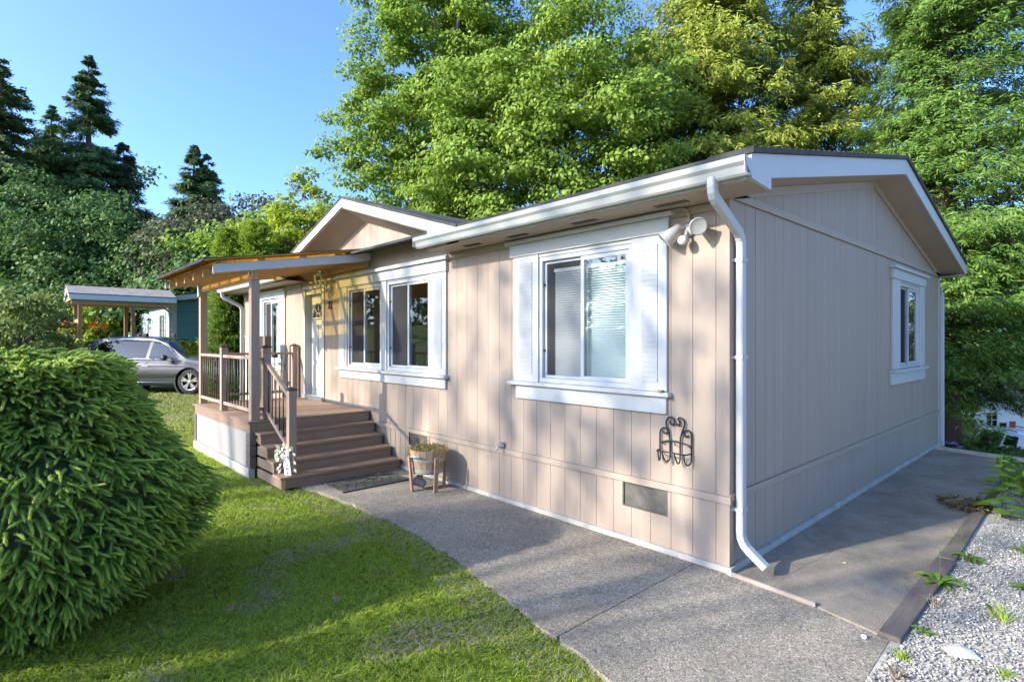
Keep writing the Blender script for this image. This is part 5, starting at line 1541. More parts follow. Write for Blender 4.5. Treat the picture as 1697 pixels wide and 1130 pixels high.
for s in (0,1):
    ya, yb = (NY-.4, NY+3.8) if s == 0 else (NY+8.0, NY+3.8)
    za, zb = NT-.02, NT+.63
    MB().prism([(NX-14.2,ya,za+.14),(NX-14.2,yb,zb+.14),(NX-14.2,yb,zb+.2),(NX-14.2,ya,za+.2)], (14.5,0,0)).build('roof', M['shingle'], nb)
    MB().prism([(NX+.26,ya,za-.06),(NX+.26,yb,zb-.06),(NX+.26,yb,zb+.139),(NX+.26,ya,za+.139)], (.04,0,0)).build('rake_fascia', M['white'], nb)
    MB().prism([(NX,ya,za-.05),(NX,yb,zb-.05),(NX,yb,zb-.02),(NX,ya,za-.02)], (.258,0,0)).build('rake_soffit', M['white'], nb)
MB().box((NX-14.2,NY-.52,NT-.05),(NX+.3,NY-.405,NT+.1)).build('gutter', M['gutter'], nb, .02)
MB().box((NX-14.2,NY-.40,NT-.09),(NX+.255,NY-.03,NT-.07)).build('eave_soffit', M['white'], nb)
b = MB(); b.tube([(NX-.02,NY-.46,NT-.04),(NX-.02,NY-.46,NT-.18),(NX-.05,NY-.09,NT-.5),(NX-.05,NY-.09,NZ+.05)], .045, 8); b.build('downspout', M['white'], nb)
def nwin(axis, u0, u1, z0, z1, name='window'):
    def P3(u, o, z_): return (u, NY-o, z_) if axis == 0 else (NX+o, u, z_)
    def bx(a0,a1,o0,o1,c0,c1): m = MB(); m.box(P3(a0,o0,c0), P3(a1,o1,c1)); return m
    t = MB()
    for (a0,a1,c0,c1) in ((u0-.1,u1+.1,z1,z1+.12),(u0-.1,u1+.1,z0-.1,z0),(u0-.1,u0,z0,z1),(u1,u1+.1,z0,z1)): t.box(P3(a0,.0,c0), P3(a1,.045,c1))
    w = t.build(name, M['white'], nb)
    bx((u0+u1)/2-.03,(u0+u1)/2+.03,.005,.03,z0+.001,z1-.001).build('frame', M['vinyl'], w)
    bx(u0+.001,u1-.001,.004,.012,z0+.001,z1-.001).build('pane', M['glass'], w)
    bx(u0+.001,u1-.001,.0005,.002,z0+.001,z1-.001).build('blind', M['skirtgrey'], w)
nwin(1,2.02,2.98,NZ+1.45,NZ+2.7)
for (a, c) in ((-25.75,-24.7),(-33.5,-32.4),(-30.6,-29.9)): nwin(0,a,c,NZ+1.35,NZ+2.6)
b = MB(); b.box((-28.8,NY-.03,NZ+.3),(-27.85,NY-.002,NZ+2.55)); dr = b.build('door', M['white'], nb)
MB().box((-28.6,NY-.04,NZ+1.5),(-28.05,NY-.031,NZ+2.35)).build('door_glass', M['glass'], dr)
wl = empty('wall_lantern', (-27.4,NY,NZ+2.4), 'small black lantern beside the door of the teal house', 'lantern')
b = MB(); b.lathe([(.0,.32),(.06,.27),(.13,.2)], (-27.4,NY-.16,NZ+2.25), 8); b.tube([(-27.4,NY,NZ+2.6),(-27.4,NY-.16,NZ+2.62),(-27.4,NY-.16,NZ+2.55)], .015, 6); b.build('lantern_hood', M['black'], wl)
b = MB(); b.lathe([(.06,.0),(.095,.2)], (-27.4,NY-.16,NZ+2.25), 8); b.build('lantern_glass', M['plastic'], wl)
# wagon wheel ornament on the end wall
wo_ = empty('wagon_wheel', (NX+.05,1.35,NZ+1.0), 'round black spoked ornament hung on the end wall of the teal house', 'ornament')
b = MB(); c0 = Vector((NX+.06,1.38,NZ+1.05))
b.tube([c0+Vector((0,math.cos(2*math.pi*k/28),math.sin(2*math.pi*k/28)))*.42 for k in range(29)], .03, 6); b.build('rim', M['black'], wo_)
for k in range(8):
    t = math.pi*k/4; MB().tube([c0, c0+Vector((0,math.cos(t),math.sin(t)))*.42], .018, 5).build('spoke', M['black'], wo_)
MB().lathe([(.1,-.03),(.12,0),(.1,.04)], c0, 12, (1,0,0)).build('hub', M['black'], wo_)
MB().box((NX+.03,1.05,NZ+.62),(NX+.10,1.72,NZ+.86)).build('lower_plate', M['black'], wo_)

# entrance shelter in front of the neighbouring house
sh = empty('entrance_shelter', (-23.2,-1.2,NZ), 'open gabled shelter on cedar posts in front of the teal house', 'shelter')
SX0, SX1, SYa, SYb, SZ, SP = -24.35, -22.15, -2.75, .45, 3.50, 3.84
sxm = (SX0+SX1)/2
M['shinglegrey'] = paint('weathered_shingle', (.27,.235,.215), .9, .3, 5., grain=60, gb=.6)
M['shfascia'] = paint('shelter_fascia', (.55,.62,.60), .6, .05, 3.)
for s in (0,1):
    xe = SX0 if s == 0 else SX1
    MB().prism([(xe,SYa-.05,SZ+.02),(sxm,SYa-.05,SP+.02),(sxm,SYa-.05,SP+.07),(xe,SYa-.05,SZ+.07)], (0,SYb-SYa+.05,0)).build('roof', M['shinglegrey'], sh)
    MB().prism([(xe,SYa-.03,SZ-.13),(sxm,SYa-.03,SP-.13),(sxm,SYa-.03,SP+.019),(xe,SYa-.03,SZ+.019)], (0,.04,0)).build('rake_fascia', M['shfascia'], sh)
    MB().box((xe-.02,SYa+.012,SZ-.15),(xe+.02,SYb,SZ+.018)).build('eave_fascia', M['shfascia'], sh)
    MB().prism([(xe,SYa+.02,SZ-.0),(sxm,SYa+.02,SP-.0),(sxm,SYa+.02,SP+.018),(xe,SYa+.02,SZ+.018)], (0,SYb-SYa-.04,0)).build('roof_deck', M['cedarx'], sh)
    xb = SX0+.28 if s == 0 else SX1-.28
    MB().box((xb-.05,SYa+.05,SZ-.30),(xb+.05,SYb-.02,SZ-.08)).build('beam', M['cedarx'], sh)
    for yy in (SYa+.3,-.9): MB().box((xb-.06,yy-.06,gz1(xb,yy)-.1),(xb+.06,yy+.06,SZ-.301)).build('post', wood('shelter_post_wood', (.33,.17,.075), 2, .6, .2) if 'shpost' not in M else M['shpost'], sh)
MB().box((SX0+.34,SYa+.26,2.55),(SX1-.34,SYa+.34,2.68)).build('cross_rail', M['cedarx'], sh)
MB().box((SX0+.02,SYa+.02,SZ-.16),(SX1-.02,SYa+.06,SZ-.02)).build('gable_tie', M['cedarx'], sh)
def hanging(label, x, y, z, seed):
    g = np.random.default_rng(seed); t = empty('hanging_basket', (x,y,z), label, 'hanging basket', 'flower baskets on the shelter')
    b = MB(); b.smooth = True; b.lathe([(.0,-.17),(.10,-.16),(.17,0),(.15,0),(.0,-.02)], (x,y,z), 14); b.build('basket', M['black'], t)
    b = MB()
    for k in range(3): a = 2.1*k; b.tube([(x+.16*math.cos(a),y+.16*math.sin(a),z),(x,y,z+.55)], .006, 4)
    b.build('hanger', M['black'], t)
    n = 260; d = unit(g.normal(size=(n,3))); p = np.array([x,y,z+.05])+d*np.array([.30,.30,.18])*(.5+.5*g.random(n))[:,None]
    link_mesh('foliage', leaf_mesh('foliage', p, d+g.normal(size=(n,3))*.5-[0,0,.2], g.normal(size=(n,3))+[0,0,1], g.uniform(.06,.1,n), g.uniform(.04,.06,n), L_LIME), t, 'stuff')
    n = 70; d = unit(g.normal(size=(n,3))+[0,0,.6]); p = np.array([x,y,z+.07])+d*np.array([.33,.33,.2])
    link_mesh('blossoms', leaf_mesh('blossoms', p, g.normal(size=(n,3)), d, g.uniform(.06,.1,n), g.uniform(.06,.09,n), leaf_mat('orange_red_petal', [(.55,.07,.02),(.65,.16,.03),(.50,.03,.03)], .2)), t, 'stuff')
hanging('hanging basket of orange flowers nearer the round shrub', -22.6,-2.75,2.28, 5); hanging('hanging basket of red flowers just behind the shelter post', -22.4,-1.95,2.28, 6)
# bits of garden furniture by the neighbour's door
boxpart('x', (0,0,0), (.01,.01,.01), M['black'], None) if False else None
o = boxpart('planter_box', (-24.6,-.75,NZ+.55), (-24.25,-.35,NZ+1.75), M['tealpale'], None, .01); tag(o, 'square pale planter pillar beside the shelter post', 'planter')
o = boxpart('mail_cabinet', (-24.0,-.55,NZ+.5), (-23.7,-.2,NZ+1.78), M['quoin'], None, .01); tag(o, 'narrow dark brown box behind the car roof', 'box')

# ------------------------------------------------------------------ cars (lofted body with glass, lamps, wheels)
def car(name, label, L_, Wd, top, bot, belt, roof_in, wheels, wr, paint_m, glass_m, side_win, extra):
    """x runs rear (0) to front (L_). top: (x, z) outline of hood, screens and roof; side_win: list of (x,z) polygons"""
    root = empty(name, (0,0,0), label, 'car')
    tx = np.array([p[0] for p in top]); tz = np.array([p[1] for p in top]); bx_ = np.array([p[0] for p in belt]); bz = np.array([p[1] for p in belt])
    nx = int(L_/.03); nsd = 40; ntp = 14
    xs = np.linspace(0, L_, nx+1)
    def halfw(x):
        e = min(x, L_-x); return Wd/2*(1-.16*max(0,(.55-e)/.55)**2.2)
    def section(x):
        zt = float(np.interp(x, tx, tz)); zb = float(np.interp(x, bx_, bz)); z0 = bot; hw = halfw(x)
        zb = min(zb, zt-.02); pts = []
        for i in range(nsd+1):
            t = i/nsd; z = z0+(zt-.06-z0)*t if zt-.06 > z0 else z0
            if z <= zb:
                q = (z-z0)/(zb-z0+1e-6); w = hw*(.955+.075*math.sin(math.pi*min(1,q*1.02))**.7*1.0 -.03*q**3 + .012*math.exp(-((q-.82)/.05)**2) - .018*math.exp(-((q-.27)/.09)**2))
            else:
                q = (z-zb)/(max(.05, 1.60-zb)); w = hw*(.925-roof_in*q**1.15)
            pts.append((w, z))
        w, z = pts[-1]
        for j in range(1, ntp+1):
            t = j/ntp; pts.append((w*math.cos(t*math.pi/2)**.55 if t < 1 else 0.0, z+.06*math.sin(t*math.pi/2)))
        return pts
    secs = [section(x) for x in xs]
    m = len(secs[0]); V = []; 
    for i, x in enumerate(xs):
        for (w, z) in secs[i]: V.append((x, w, z))
    for i, x in enumerate(xs):
        for (w, z) in secs[i]: V.append((x, -w, z))
    V = np.array(V); half = (nx+1)*m
    def inpoly(px_, pz_, poly):
        c = False; n = len(poly); j = n-1
        for i in range(n):
            if (poly[i][1] > pz_) != (poly[j][1] > pz_) and px_ < (poly[j][0]-poly[i][0])*(pz_-poly[i][1])/(poly[j][1]-poly[i][1]+1e-9)+poly[i][0]: c = not c
            j = i
        return c
    body = MB(); glass = {}; body.smooth = True
    fb = []; fg = {}
    scr = extra['screens']
    for i in range(nx):
        xm = (xs[i]+xs[i+1])/2
        for j in range(m-1):
            zm = (secs[i][j][1]+secs[i+1][j+1][1])/2; wm = secs[i][j][0]
            if any((xm-wx)**2+(zm-wr)**2 < (wr*1.10)**2 for wx in wheels) and j < nsd: continue
            key = None
            if j < nsd:
                for k, poly in enumerate(side_win):
                    if inpoly(xm, zm, poly): key = ('side_window', k); break
            if key is None:
                for nm, x0, x1, zmin, wlim in scr:
                    if x0 < xm < x1 and zm > zmin and (j >= nsd) and wm < wlim: key = (nm, 0)
            a, b_, c, d = i*m+j, i*m+j+1, (i+1)*m+j+1, (i+1)*m+j
            for s in (0, 1):
                f = (a, b_, c, d) if s else (d, c, b_, a)
                f = tuple(q+s*half for q in f)
                if key is None: fb.append(f)
                else: fg.setdefault(key+(s,), []).append(f)
    # end caps
    for i in (0, nx):
        for s in (0, 1): fb.append(tuple((i*m+j)+s*half for j in range(m)))
    body._add(V.tolist(), fb); bo = body.build('body', paint_m, root)
    for (nm, k, s), fs in fg.items():
        used = sorted({q for f in fs for q in f}); mp = {q: i for i, q in enumerate(used)}
        g_ = MB(); g_.smooth = True; g_._add([tuple(V[q]) for q in used], [tuple(mp[q] for q in f) for f in fs]); g_.build(nm, glass_m, root)
    # dark underside and cabin floor
    MB().box((.25,-Wd/2*.86,bot-.04),(L_-.25,Wd/2*.86,bot+.25)).build('underbody', M['black'], root)
    MB().box((.9,-Wd/2*.7,bot+.3),(L_-1.5,Wd/2*.7,bot+.62)).build('seats', M['black'], root)
    hwv = Wd/2
    for wx in wheels:
        for s in (-1, 1):
            b = MB(); b.smooth = True
            b.lathe([(wr*.66,-.10),(wr*.9,-.11),(wr*.985,-.08),(wr,-.04),(wr,.04),(wr*.985,.08),(wr*.9,.11),(wr*.66,.10)], (wx,s*(hwv-.13),wr), 36, (0,1,0), cap=False)
            w_ = b.build('wheel', M['tyre'], root)
            b = MB(); b.lathe([(.0,0),(wr*.6,0),(wr*.67,.09*1)], (wx,s*(hwv-.13),wr), 28, (0,s,0), cap=False); b.build('brake_disc', M['black'], w_)
            b = MB(); b.smooth = True; b.lathe([(wr*.60,.075),(wr*.66,.10),(wr*.69,.095),(wr*.66,.07)], (wx,s*(hwv-.13),wr), 36, (0,s,0), cap=False); b.build('rim', M['alloy'], w_)
            c = Vector((wx, s*(hwv-.13+.085), wr)); sp = MB()
            for k in range(5):
                for o in (-.17, .17):
                    t = 2*math.pi*k/5+.3; e0 = Vector((math.cos(t),0,math.sin(t)))*wr*.12; e1 = Vector((math.cos(t+o),0,math.sin(t+o)))*wr*.64
                    sp.bar(c+e0, c+e1, .045, .025, (0,1,0))
            sp.lathe([(wr*.17,-.01),(wr*.15,.02),(.0,.025)], c, 16, (0,s,0)); sp.build('spokes', M['alloy'], w_)
            b = MB(); b.lathe([(wr*1.06,-.28),(wr*1.08,-.02),(wr*1.10,.008),(wr*1.21,.004)], (wx,s*(hwv-.005),wr), 40, (0,s,0), cap=False); b.build('wheel_arch', M['archmat'] if extra.get('arch_dark') else paint_m, root)
            b = MB(); b.lathe([(wr*1.11,-.45),(wr*1.11,-.03)], (wx,s*(hwv-.0),wr), 30, (0,s,0), cap=False); b.lathe([(.0,-.45),(wr*1.11,-.45)], (wx,s*hwv,wr), 30, (0,s,0), cap=False); b.build('wheel_well', M['black'], root)
    return root, halfw
M['tyre'] = paint('tyre_rubber', (.018,.018,.018), .8, .1, gb=.1)
M['alloy'] = paint('alloy_wheel', (.62,.58,.54), .3, .05, metallic=.85, gb=0)
M['archmat'] = paint('arch_plastic', (.05,.045,.04), .6, .1, gb=0)
def car_paint(name, col, met=.55, rough=.32):
    m, nt, p, out = base_mat(name)
    c = ramp(nt, noise(nt, coords(nt), 2., 3), [(.3, mul(col,.93)), (.7, mul(col,1.05))]); nt.links.new(c, p.inputs['Base Color'])
    p.inputs['Metallic'].default_value = met; p.inputs['Roughness'].default_value = rough; p.inputs['Coat Weight'].default_value = .8; p.inputs['Coat Roughness'].default_value = .05
    return m
M['carglass'] = glass_mat('dark_car_glass', (.16,.17,.18))
M['chrome'] = paint('bright_trim', (.7,.7,.7), .2, .02, metallic=1., gb=0)
cr, hwf = car('parked_car', 'dark grey sport utility car with alloy wheels parked by the teal house', 4.66, 1.90,
    [(0,.95),(.05,1.12),(.30,1.33),(.62,1.57),(1.0,1.635),(1.9,1.665),(2.45,1.64),(2.9,1.52),(3.35,1.22),(3.62,1.06),(4.1,.985),(4.45,.88),(4.62,.66),(4.66,.5)],
    .27, [(0,.98),(.6,1.0),(2.5,.97),(3.6,.95),(4.66,.75)], .30, (.86,3.74), .365, car_paint('graphite_car_paint', (.045,.044,.044), .25, .38), M['carglass'],
    [[(.62,1.10),(1.0,1.06),(1.55,1.04),(1.55,1.545),(1.1,1.53),(.92,1.46)], [(1.60,1.035),(2.42,1.01),(2.42,1.525),(1.60,1.548)], [(2.50,1.01),(3.40,.99),(3.30,1.08),(2.98,1.36),(2.72,1.48),(2.50,1.52)]],
    {'screens': [('windscreen',2.62,3.52,1.0,.74),('rear_window',.12,.66,1.12,.7)]})
b = MB()
for s in (-1,1):
    b.tube([(.60,s*.885,1.06),(1.6,s*.905,1.01),(2.5,s*.905,.985),(3.48,s*.885,.965)], .011, 5)
    b.tube([(.62,s*.86,1.09),(.93,s*.70,1.49),(1.6,s*.675,1.572),(2.4,s*.685,1.552),(2.72,s*.71,1.50),(3.0,s*.76,1.38),(3.42,s*.85,1.01)], .012, 5)
    b.tube([(1.2,s*.945,.345),(3.3,s*.945,.345)], .013, 5)
b.build('trim_strip', M['chrome'], cr)
for s in (-1,1):
    for x in (1.25, 2.2):
        MB().box((x-.06,s*.60-.035,1.63),(x+.06,s*.60+.035,1.74)).build('roof_rack_foot', M['black'], cr, .015)
    b = MB(); b.smooth = True; b.lathe([(.0,-.1),(.07,-.07),(.085,0),(.075,.06),(.0,.09)], (3.08,s*1.04,1.05), 14, (.25,s*1,.05)); b.build('mirror', cr.children[0].data.materials[0], cr)
    MB().box((2.35,s*.955-.012,.78),(2.55,s*.955+.012,.805)).build('door_handle', M['chrome'], cr, .005)
    MB().box((1.40,s*.955-.012,.80),(1.60,s*.955+.012,.825)).build('door_handle', M['chrome'], cr, .005)
    b = MB(); b.tube([(2.47,s*.925,.99),(2.47,s*.955,.7),(2.47,s*.94,.40)], .006, 4); b.tube([(3.36,s*.90,.97),(3.34,s*.945,.7),(3.25,s*.93,.40)], .006, 4); b.tube([(1.56,s*.925,1.01),(1.5,s*.955,.75),(1.3,s*.95,.6)], .006, 4); b.build('door_seam', M['black'], cr)
    MB().box((4.35,s*.70-.14,.70),(4.60,s*.70+.14,.79)).build('headlight', M['lens'], cr, .02)
    MB().box((.02,s*.72-.14,.95),(.20,s*.72+.14,1.05)).build('tail_light', paint('tail_red', (.35,.02,.02), .25, .1, gb=0), cr, .02)
a0, a1 = at(90,15.7), at(362,15.4)
fw = (a1-a0); yaw = math.atan2(fw.y, fw.x)
cr.rotation_euler = (0,0,yaw); nrm_ = Vector((-math.sin(yaw), math.cos(yaw), 0))
o_ = at(105,15.75)+nrm_*.95; cr.location = (o_.x, o_.y, gz1(-17,-1)-.01)

# shrubs near the neighbour
def shrub(label, p, H, rad, mat, seed, ncl, per, L, cr_=(.2,.4), name='shrub', lo=.0, group=None, cat='shrub'):
    return broadleaf(label, p, H, rad, lo, ncl, per, L, mat, seed, group, cr_, .07, name=name, cat=cat, lump=.35)
shrub('rounded greyish shrub with upright shoots at the edge of the view', at(35,15.5), 2.85, 1.25, leaf_mat('rhododendron_leaf', [(.10,.15,.035),(.16,.22,.055),(.24,.28,.09)], .3), 81, 170, 60, (.07,.14), (.18,.38))
shrub('sunny yellow-green shrub behind the shelter posts', at(163,27), 3.3, 1.35, L_LIME, 82, 130, 50, (.10,.19), (.25,.5))
shrub('bluish conifer seedling in shade under the shelter', at(100,21.0), 1.9, .9, L_GREY, 83, 70, 40, (.06,.12), (.2,.3))
shrub('low leafy bush left of the shelter posts', at(112,17.9), 1.55, .7, L_MAPLE2, 84, 60, 40, (.07,.13), (.15,.3))
# ------------------------------------------------------------------ down the slope past the rear corner
cs, hw2 = car('parked_wagon', 'silver-white sport utility wagon parked down the slope behind the shrubs', 4.7, 1.85,
    [(0,.9),(.04,1.15),(.16,1.62),(.35,1.76),(1.2,1.80),(2.4,1.78),(2.75,1.70),(3.25,1.22),(3.45,1.12),(4.2,1.04),(4.5,.95),(4.66,.7),(4.7,.5)],
    .34, [(0,1.05),(3.2,1.05),(4.7,.8)], .22, (.9,3.7), .36, car_paint('silver_white_paint', (.50,.52,.48), .3), M['carglass'],
    [[(.35,1.13),(1.20,1.13),(1.20,1.60),(.45,1.60)], [(1.34,1.13),(2.12,1.13),(2.12,1.62),(1.34,1.62)], [(2.24,1.13),(3.12,1.13),(2.72,1.60),(2.24,1.62)]],
    {'screens': [('windscreen',2.70,3.30,1.15,.78),('rear_window',-.1,.001,1.2,.7)], 'arch_dark': True})
MB().box((-.02,-.70,1.15),(.0,.70,1.62)).build('rear_window', M['carglass'], cs)
for s in (-1,1): MB().box((-.03,s*.80-.09,.82),(.06,s*.80+.09,1.12)).build('tail_light', paint('tail_red_lamp', (.30,.03,.03), .25, .1, gb=0), cs, .02)
MB().box((-.10,-.9,.42),(.05,.9,.66)).build('rear_bumper', M['archmat'], cs, .03)
MB().box((-.03,-.27,.86),(-.005,.27,1.0)).build('number_plate', M['black'], cs)
for s in (-1,1): MB().box((.6,s*.62-.025,1.80),(2.5,s*.62+.025,1.845)).build('roof_rail', M['archmat'], cs, .01)
p1 = at(1690,24.5); p2 = at(1592,28.5); fw = p2-p1; yaw = math.atan2(fw.y, fw.x)
zz = 1.9-(717-564.5)/909*25-1.78
nrm_ = Vector((-math.sin(yaw), math.cos(yaw), 0))
cs.rotation_euler = (0,0,yaw); cs.location = (p1.x-nrm_.x*.9*1, p1.y-nrm_.y*.9, zz)
cs.location = (p1.x-nrm_.x*.92, p1.y-nrm_.y*.92, zz)
SUVZ = zz
# white house across the lower lane
hc = at(1655,37); hz_ = hc.z
wh2 = empty('white_house', hc, 'pale house with small-paned windows seen under the cedar boughs', 'house')
M['palesiding'] = paint('pale_siding', (.52,.57,.56), .6, .06, 3., piece=.03)
u_ = Vector((R2[0], R2[1], 0)); v_ = Vector((F2[0], F2[1], 0))
def hp(a, d, z): return hc+u_*a+v_*d+Vector((0,0,z))
def hbox(a0, a1, d0, d1, z0, z1, mb):
    return mb._add([hp(a0,d0,z0),hp(a1,d0,z0),hp(a1,d1,z0),hp(a0,d1,z0),hp(a0,d0,z1),hp(a1,d0,z1),hp(a1,d1,z1),hp(a0,d1,z1)], [(0,3,2,1),(4,5,6,7),(0,1,5,4),(1,2,6,5),(2,3,7,6),(3,0,4,7)])
HB = 1.9-(564.5-564.5)/909*37 - hz_       # eye level above its ground
WB = 1.9-hz_-150/909*37                    # 1.5 m band just under the boughs
hbox(-6.2,6.5,.0,7,-1.5,WB+2.2,MB()).build('wall', M['palesiding'], wh2)
b = MB()
for k in range(9): hbox(-6.2,6.5,-.02,-.001,WB-2.0+k*.4,WB-2.0+k*.4+.37,b)
b.build('siding_courses', M['palesiding'], wh2, kind='stuff')
b = MB(); b.prism([hp(-6.8,-.7,WB+2.1),hp(-6.8,3.5,WB+3.6),hp(-6.8,7.7,WB+2.1),hp(-6.8,7.7,WB+2.3),hp(-6.8,3.5,WB+3.8),hp(-6.8,-.7,WB+2.3)], u_*14); b.build('roof', M['shingle'], wh2)
for (a0, a1, z0, z1, nx_, nz_) in ((-3.1,-1.65,-.15,1.25,4,4),(-.85,-.15,-.1,1.25,2,3),(2.35,2.7,.0,1.1,1,1),(3.0,3.3,.0,1.1,1,1),(-.0,.5,-.2,.6,1,1)):
    z0 += WB; z1 += WB
    f = MB(); hbox(a0-.08,a1+.08,-.06,-.021,z1,z1+.08,f); hbox(a0-.08,a1+.08,-.06,-.021,z0-.08,z0,f); hbox(a0-.08,a0,-.06,-.021,z0,z1,f); hbox(a1,a1+.08,-.06,-.021,z0,z1,f)
    for i in range(1,nx_): x = a0+(a1-a0)*i/nx_; hbox(x-.02,x+.02,-.055,-.036,z0+.001,z1-.001,f)
    for i in range(1,nz_): z = z0+(z1-z0)*i/nz_; hbox(a0+.001,a1-.001,-.054,-.037,z-.02,z+.02,f)
    w = f.build('window', M['white'], wh2)
    g_ = MB(); hbox(a0,a1,-.035,-.03,z0,z1,g_); g_.build('pane', M['carglass'], w); g_ = MB(); hbox(a0,a1,-.028,-.024,z0,z1,g_); g_.build('dark_room', M['black'], w)
f = MB(); hbox(-1.55,-.95,-.08,-.021,WB-1.6,WB+1.9,f); f.build('white_pilaster', M['white'], wh2)
f = MB(); hbox(.7,1.1,-.06,-.021,WB-.2,WB+.7,f); f.build('shutter', paint('red_shutter', (.16,.05,.04), .6), wh2)

# stone house marker
mk = at(1652,13.0); mk.z = 1.9-(757-564.5)/909*13.0
st = empty('number_stone', mk, 'rounded tan stone with dark numerals half hidden by leaves beside the slab end', 'stone')
b = MB(); b.smooth = True
pts = []
g = random.Random(4)
prof = [(-.21,.0),(-.22,.08),(-.19,.16),(-.10,.20),(.02,.22),(.13,.20),(.20,.13),(.22,.05),(.20,.0)]
b.prism([mk+u_*a+Vector((0,0,z)) for a, z in prof], v_*.12); b.build('stone', paint('tan_stone', (.50,.33,.20), .8, .2, 6., grain=60, gb=.5, dirt=(.30,.18,.10), dirt_amt=.5), st, .03)
rotm = Matrix((u_, Vector((0,0,1)), -v_)).transposed().to_euler()
o = text('numeral', '00', .15, mk+u_*.02+Vector((0,0,.095))-v_*.012, (0,0,0), M['black'], None, .004); o.rotation_euler = rotm; attach(o, st)

# shrubs behind the slab end
def shrub2(label, px, D, py_top, rad, mat, seed, ncl=60, L=(.04,.085), cr_=(.10,.20), zb=None):
    p = at(px, D); H = max(.35, 1.9-(py_top+17-564.5)/909*D-p.z)
    return shrub(label, p, H, rad, mat, seed, ncl, 60, L, cr_, lo=0, group='shrubs on the slope past the slab')
G_A = leaf_mat('garden_leaf', [(.03,.07,.02),(.06,.12,.03),(.10,.17,.04),(.15,.22,.06)], .35)
shrub2('leafy shrub beside the rear downspout', 1578,12.3,722,.42,G_A,101); shrub2('low broad-leaved shrub left of the tan stone', 1612,12.6,728,.45,L_CEDARG,102); 
shrub2('bushy green shrub behind the slab curb middle', 1595,12.0,735,.35,G_A,103); shrub2('green bush around the tan stone', 1672,12.2,752,.42,G_A,104); shrub2('tall weedy bush by the silver wagon', 1640,12.6,700,.28,G_A,105,30)
shrub2('dense fern-like clump at the end of the gravel', 1690,11.0,765,.55,G_A,106,60); shrub2('dark leafy mass under the cedar trunk', 1555,13.2,735,.6,L_CEDARG,107,50)
p = at(1570,11.9); p.z = 1.9-(742-564.5)/909*11.9
n = 90; g = np.random.default_rng(3); d = unit(g.normal(size=(n,3))); q = np.array(list(p))+d*np.array([.22,.22,.1])
pf = empty('flower_clump', p, 'clump of pale purple flowers at the slab corner', 'flowers')
link_mesh('blossoms', leaf_mesh('blossoms', q, d, g.normal(size=(n,3)), g.uniform(.05,.09,n), g.uniform(.04,.07,n), leaf_mat('lilac_petal', [(.30,.20,.48),(.42,.30,.60)], .2)), pf, 'stuff')

# weeds in the gravel
L_WEED = leaf_mat('weed_leaf', [(.07,.14,.02),(.11,.20,.03),(.16,.26,.045)], .4)
def rosette(name, label, x, y, n_, Ln, Wn, up=.35, seed=1, stalks=0, mat=None):
    g = np.random.default_rng(seed); t = empty(name, (x,y,0), label, 'weed', 'weeds in the gravel')
    for i in range(n_):
        a = 2*math.pi*i/n_+g.uniform(-.3,.3); l = Ln*g.uniform(.65,1.15); w = Wn*g.uniform(.8,1.2); u = up*g.uniform(.4,1.5)
        h = np.array([math.cos(a),math.sin(a)]); s = np.array([-h[1],h[0]]); b = MB(); vs = []; m = 7
        for k in range(m+1):
            f = k/m; wid = w*(.18+.82*math.sin(math.pi*min(1,f*.85+.1)))*(1.25 if k % 2 else .75)*(0.05 if k == m else 1)
            c = np.array([x,y])+h*l*f; z = .012+u*l*(f-.75*f*f*1.1)
            vs += [(c[0]+s[0]*wid/2,c[1]+s[1]*wid/2,z+.006),(c[0],c[1],z-.004),(c[0]-s[0]*wid/2,c[1]-s[1]*wid/2,z+.006)]
        fs = []
        for k in range(m):
            q = k*3; fs += [(q,q+1,q+4,q+3),(q+1,q+2,q+5,q+4)]
        b._add(vs, fs); b.build('leaf', mat or L_WEED, t)
    for i in range(stalks):
        a = g.uniform(0,6.28); p0 = Vector((x,y,.0)); pt = [p0]; hgt = g.uniform(.22,.36)
        for k in range(1,5): pt.append(p0+Vector((math.cos(a)*.03*k,math.sin(a)*.03*k,hgt*k/4)))
        m = MB(); m.tube(pt, .0028, 5); m.lathe([(.0,0),(.007,.004),(.006,.014),(.0,.018)], pt[-1], 7); m.build('stalk', L_WEED, t)
    return t
rosette('dandelion', 'leafy dandelion rosette growing over the edging timber', 1.22,.98,15,.16,.05,.9,1,1)
rosette('dandelion', 'dandelion with tall thin stalks behind the leafy rosette', 1.30,1.75,11,.12,.035,.8,2,3)
rosette('dandelion', 'small bright weed alone in the gravel beyond the dandelions', 1.62,2.35,9,.12,.04,.6,3,0)
rosette('dandelion', 'low weed in the gravel nearer the right edge', 1.68,1.35,9,.09,.028,.7,4,0)
rosette('dandelion', 'small weed at the gravel edge beside the timber end', 1.30,.02,6,.07,.02,.6,5,0)
def tuft(label, x, y, n_, Ln, seed, mat):
    g = np.random.default_rng(seed); p = np.stack([x+g.normal(size=n_)*.03*Ln/.15, y+g.normal(size=n_)*.03*Ln/.15, np.full(n_,.0)],1)
    v, f = blades(p, np.full(n_,Ln)*g.uniform(.5,1.2,n_), np.full(n_,.004), 1.0)
    o = link_mesh('grass_tuft', np_mesh('grass_tuft', v, f, 5, mat)); tag(o, label, 'grass tuft', 'grass tufts in the gravel', 'thing')
tuft('spiky grass tuft in open gravel with a rusty base', 1.62,.62,60,.17,1,M['grass']); tuft('dry grass tuft against the timber below the dandelion', 1.26,.55,90,.10,2,M['straw'])
tuft('yellowish tuft at the path corner by the gravel', 1.27,-.42,70,.07,3,M['grass']); tuft('pale tuft along the slab edge nearest the viewer', 1.30,-.66,90,.07,4,M['straw'])
tuft('thin yellow grass beside the white scrap', 1.72,-.2,50,.07,5,M['grass']); tuft('sparse yellow grass at the bottom gravel edge', 1.62,-.62,60,.06,6,M['grass'])
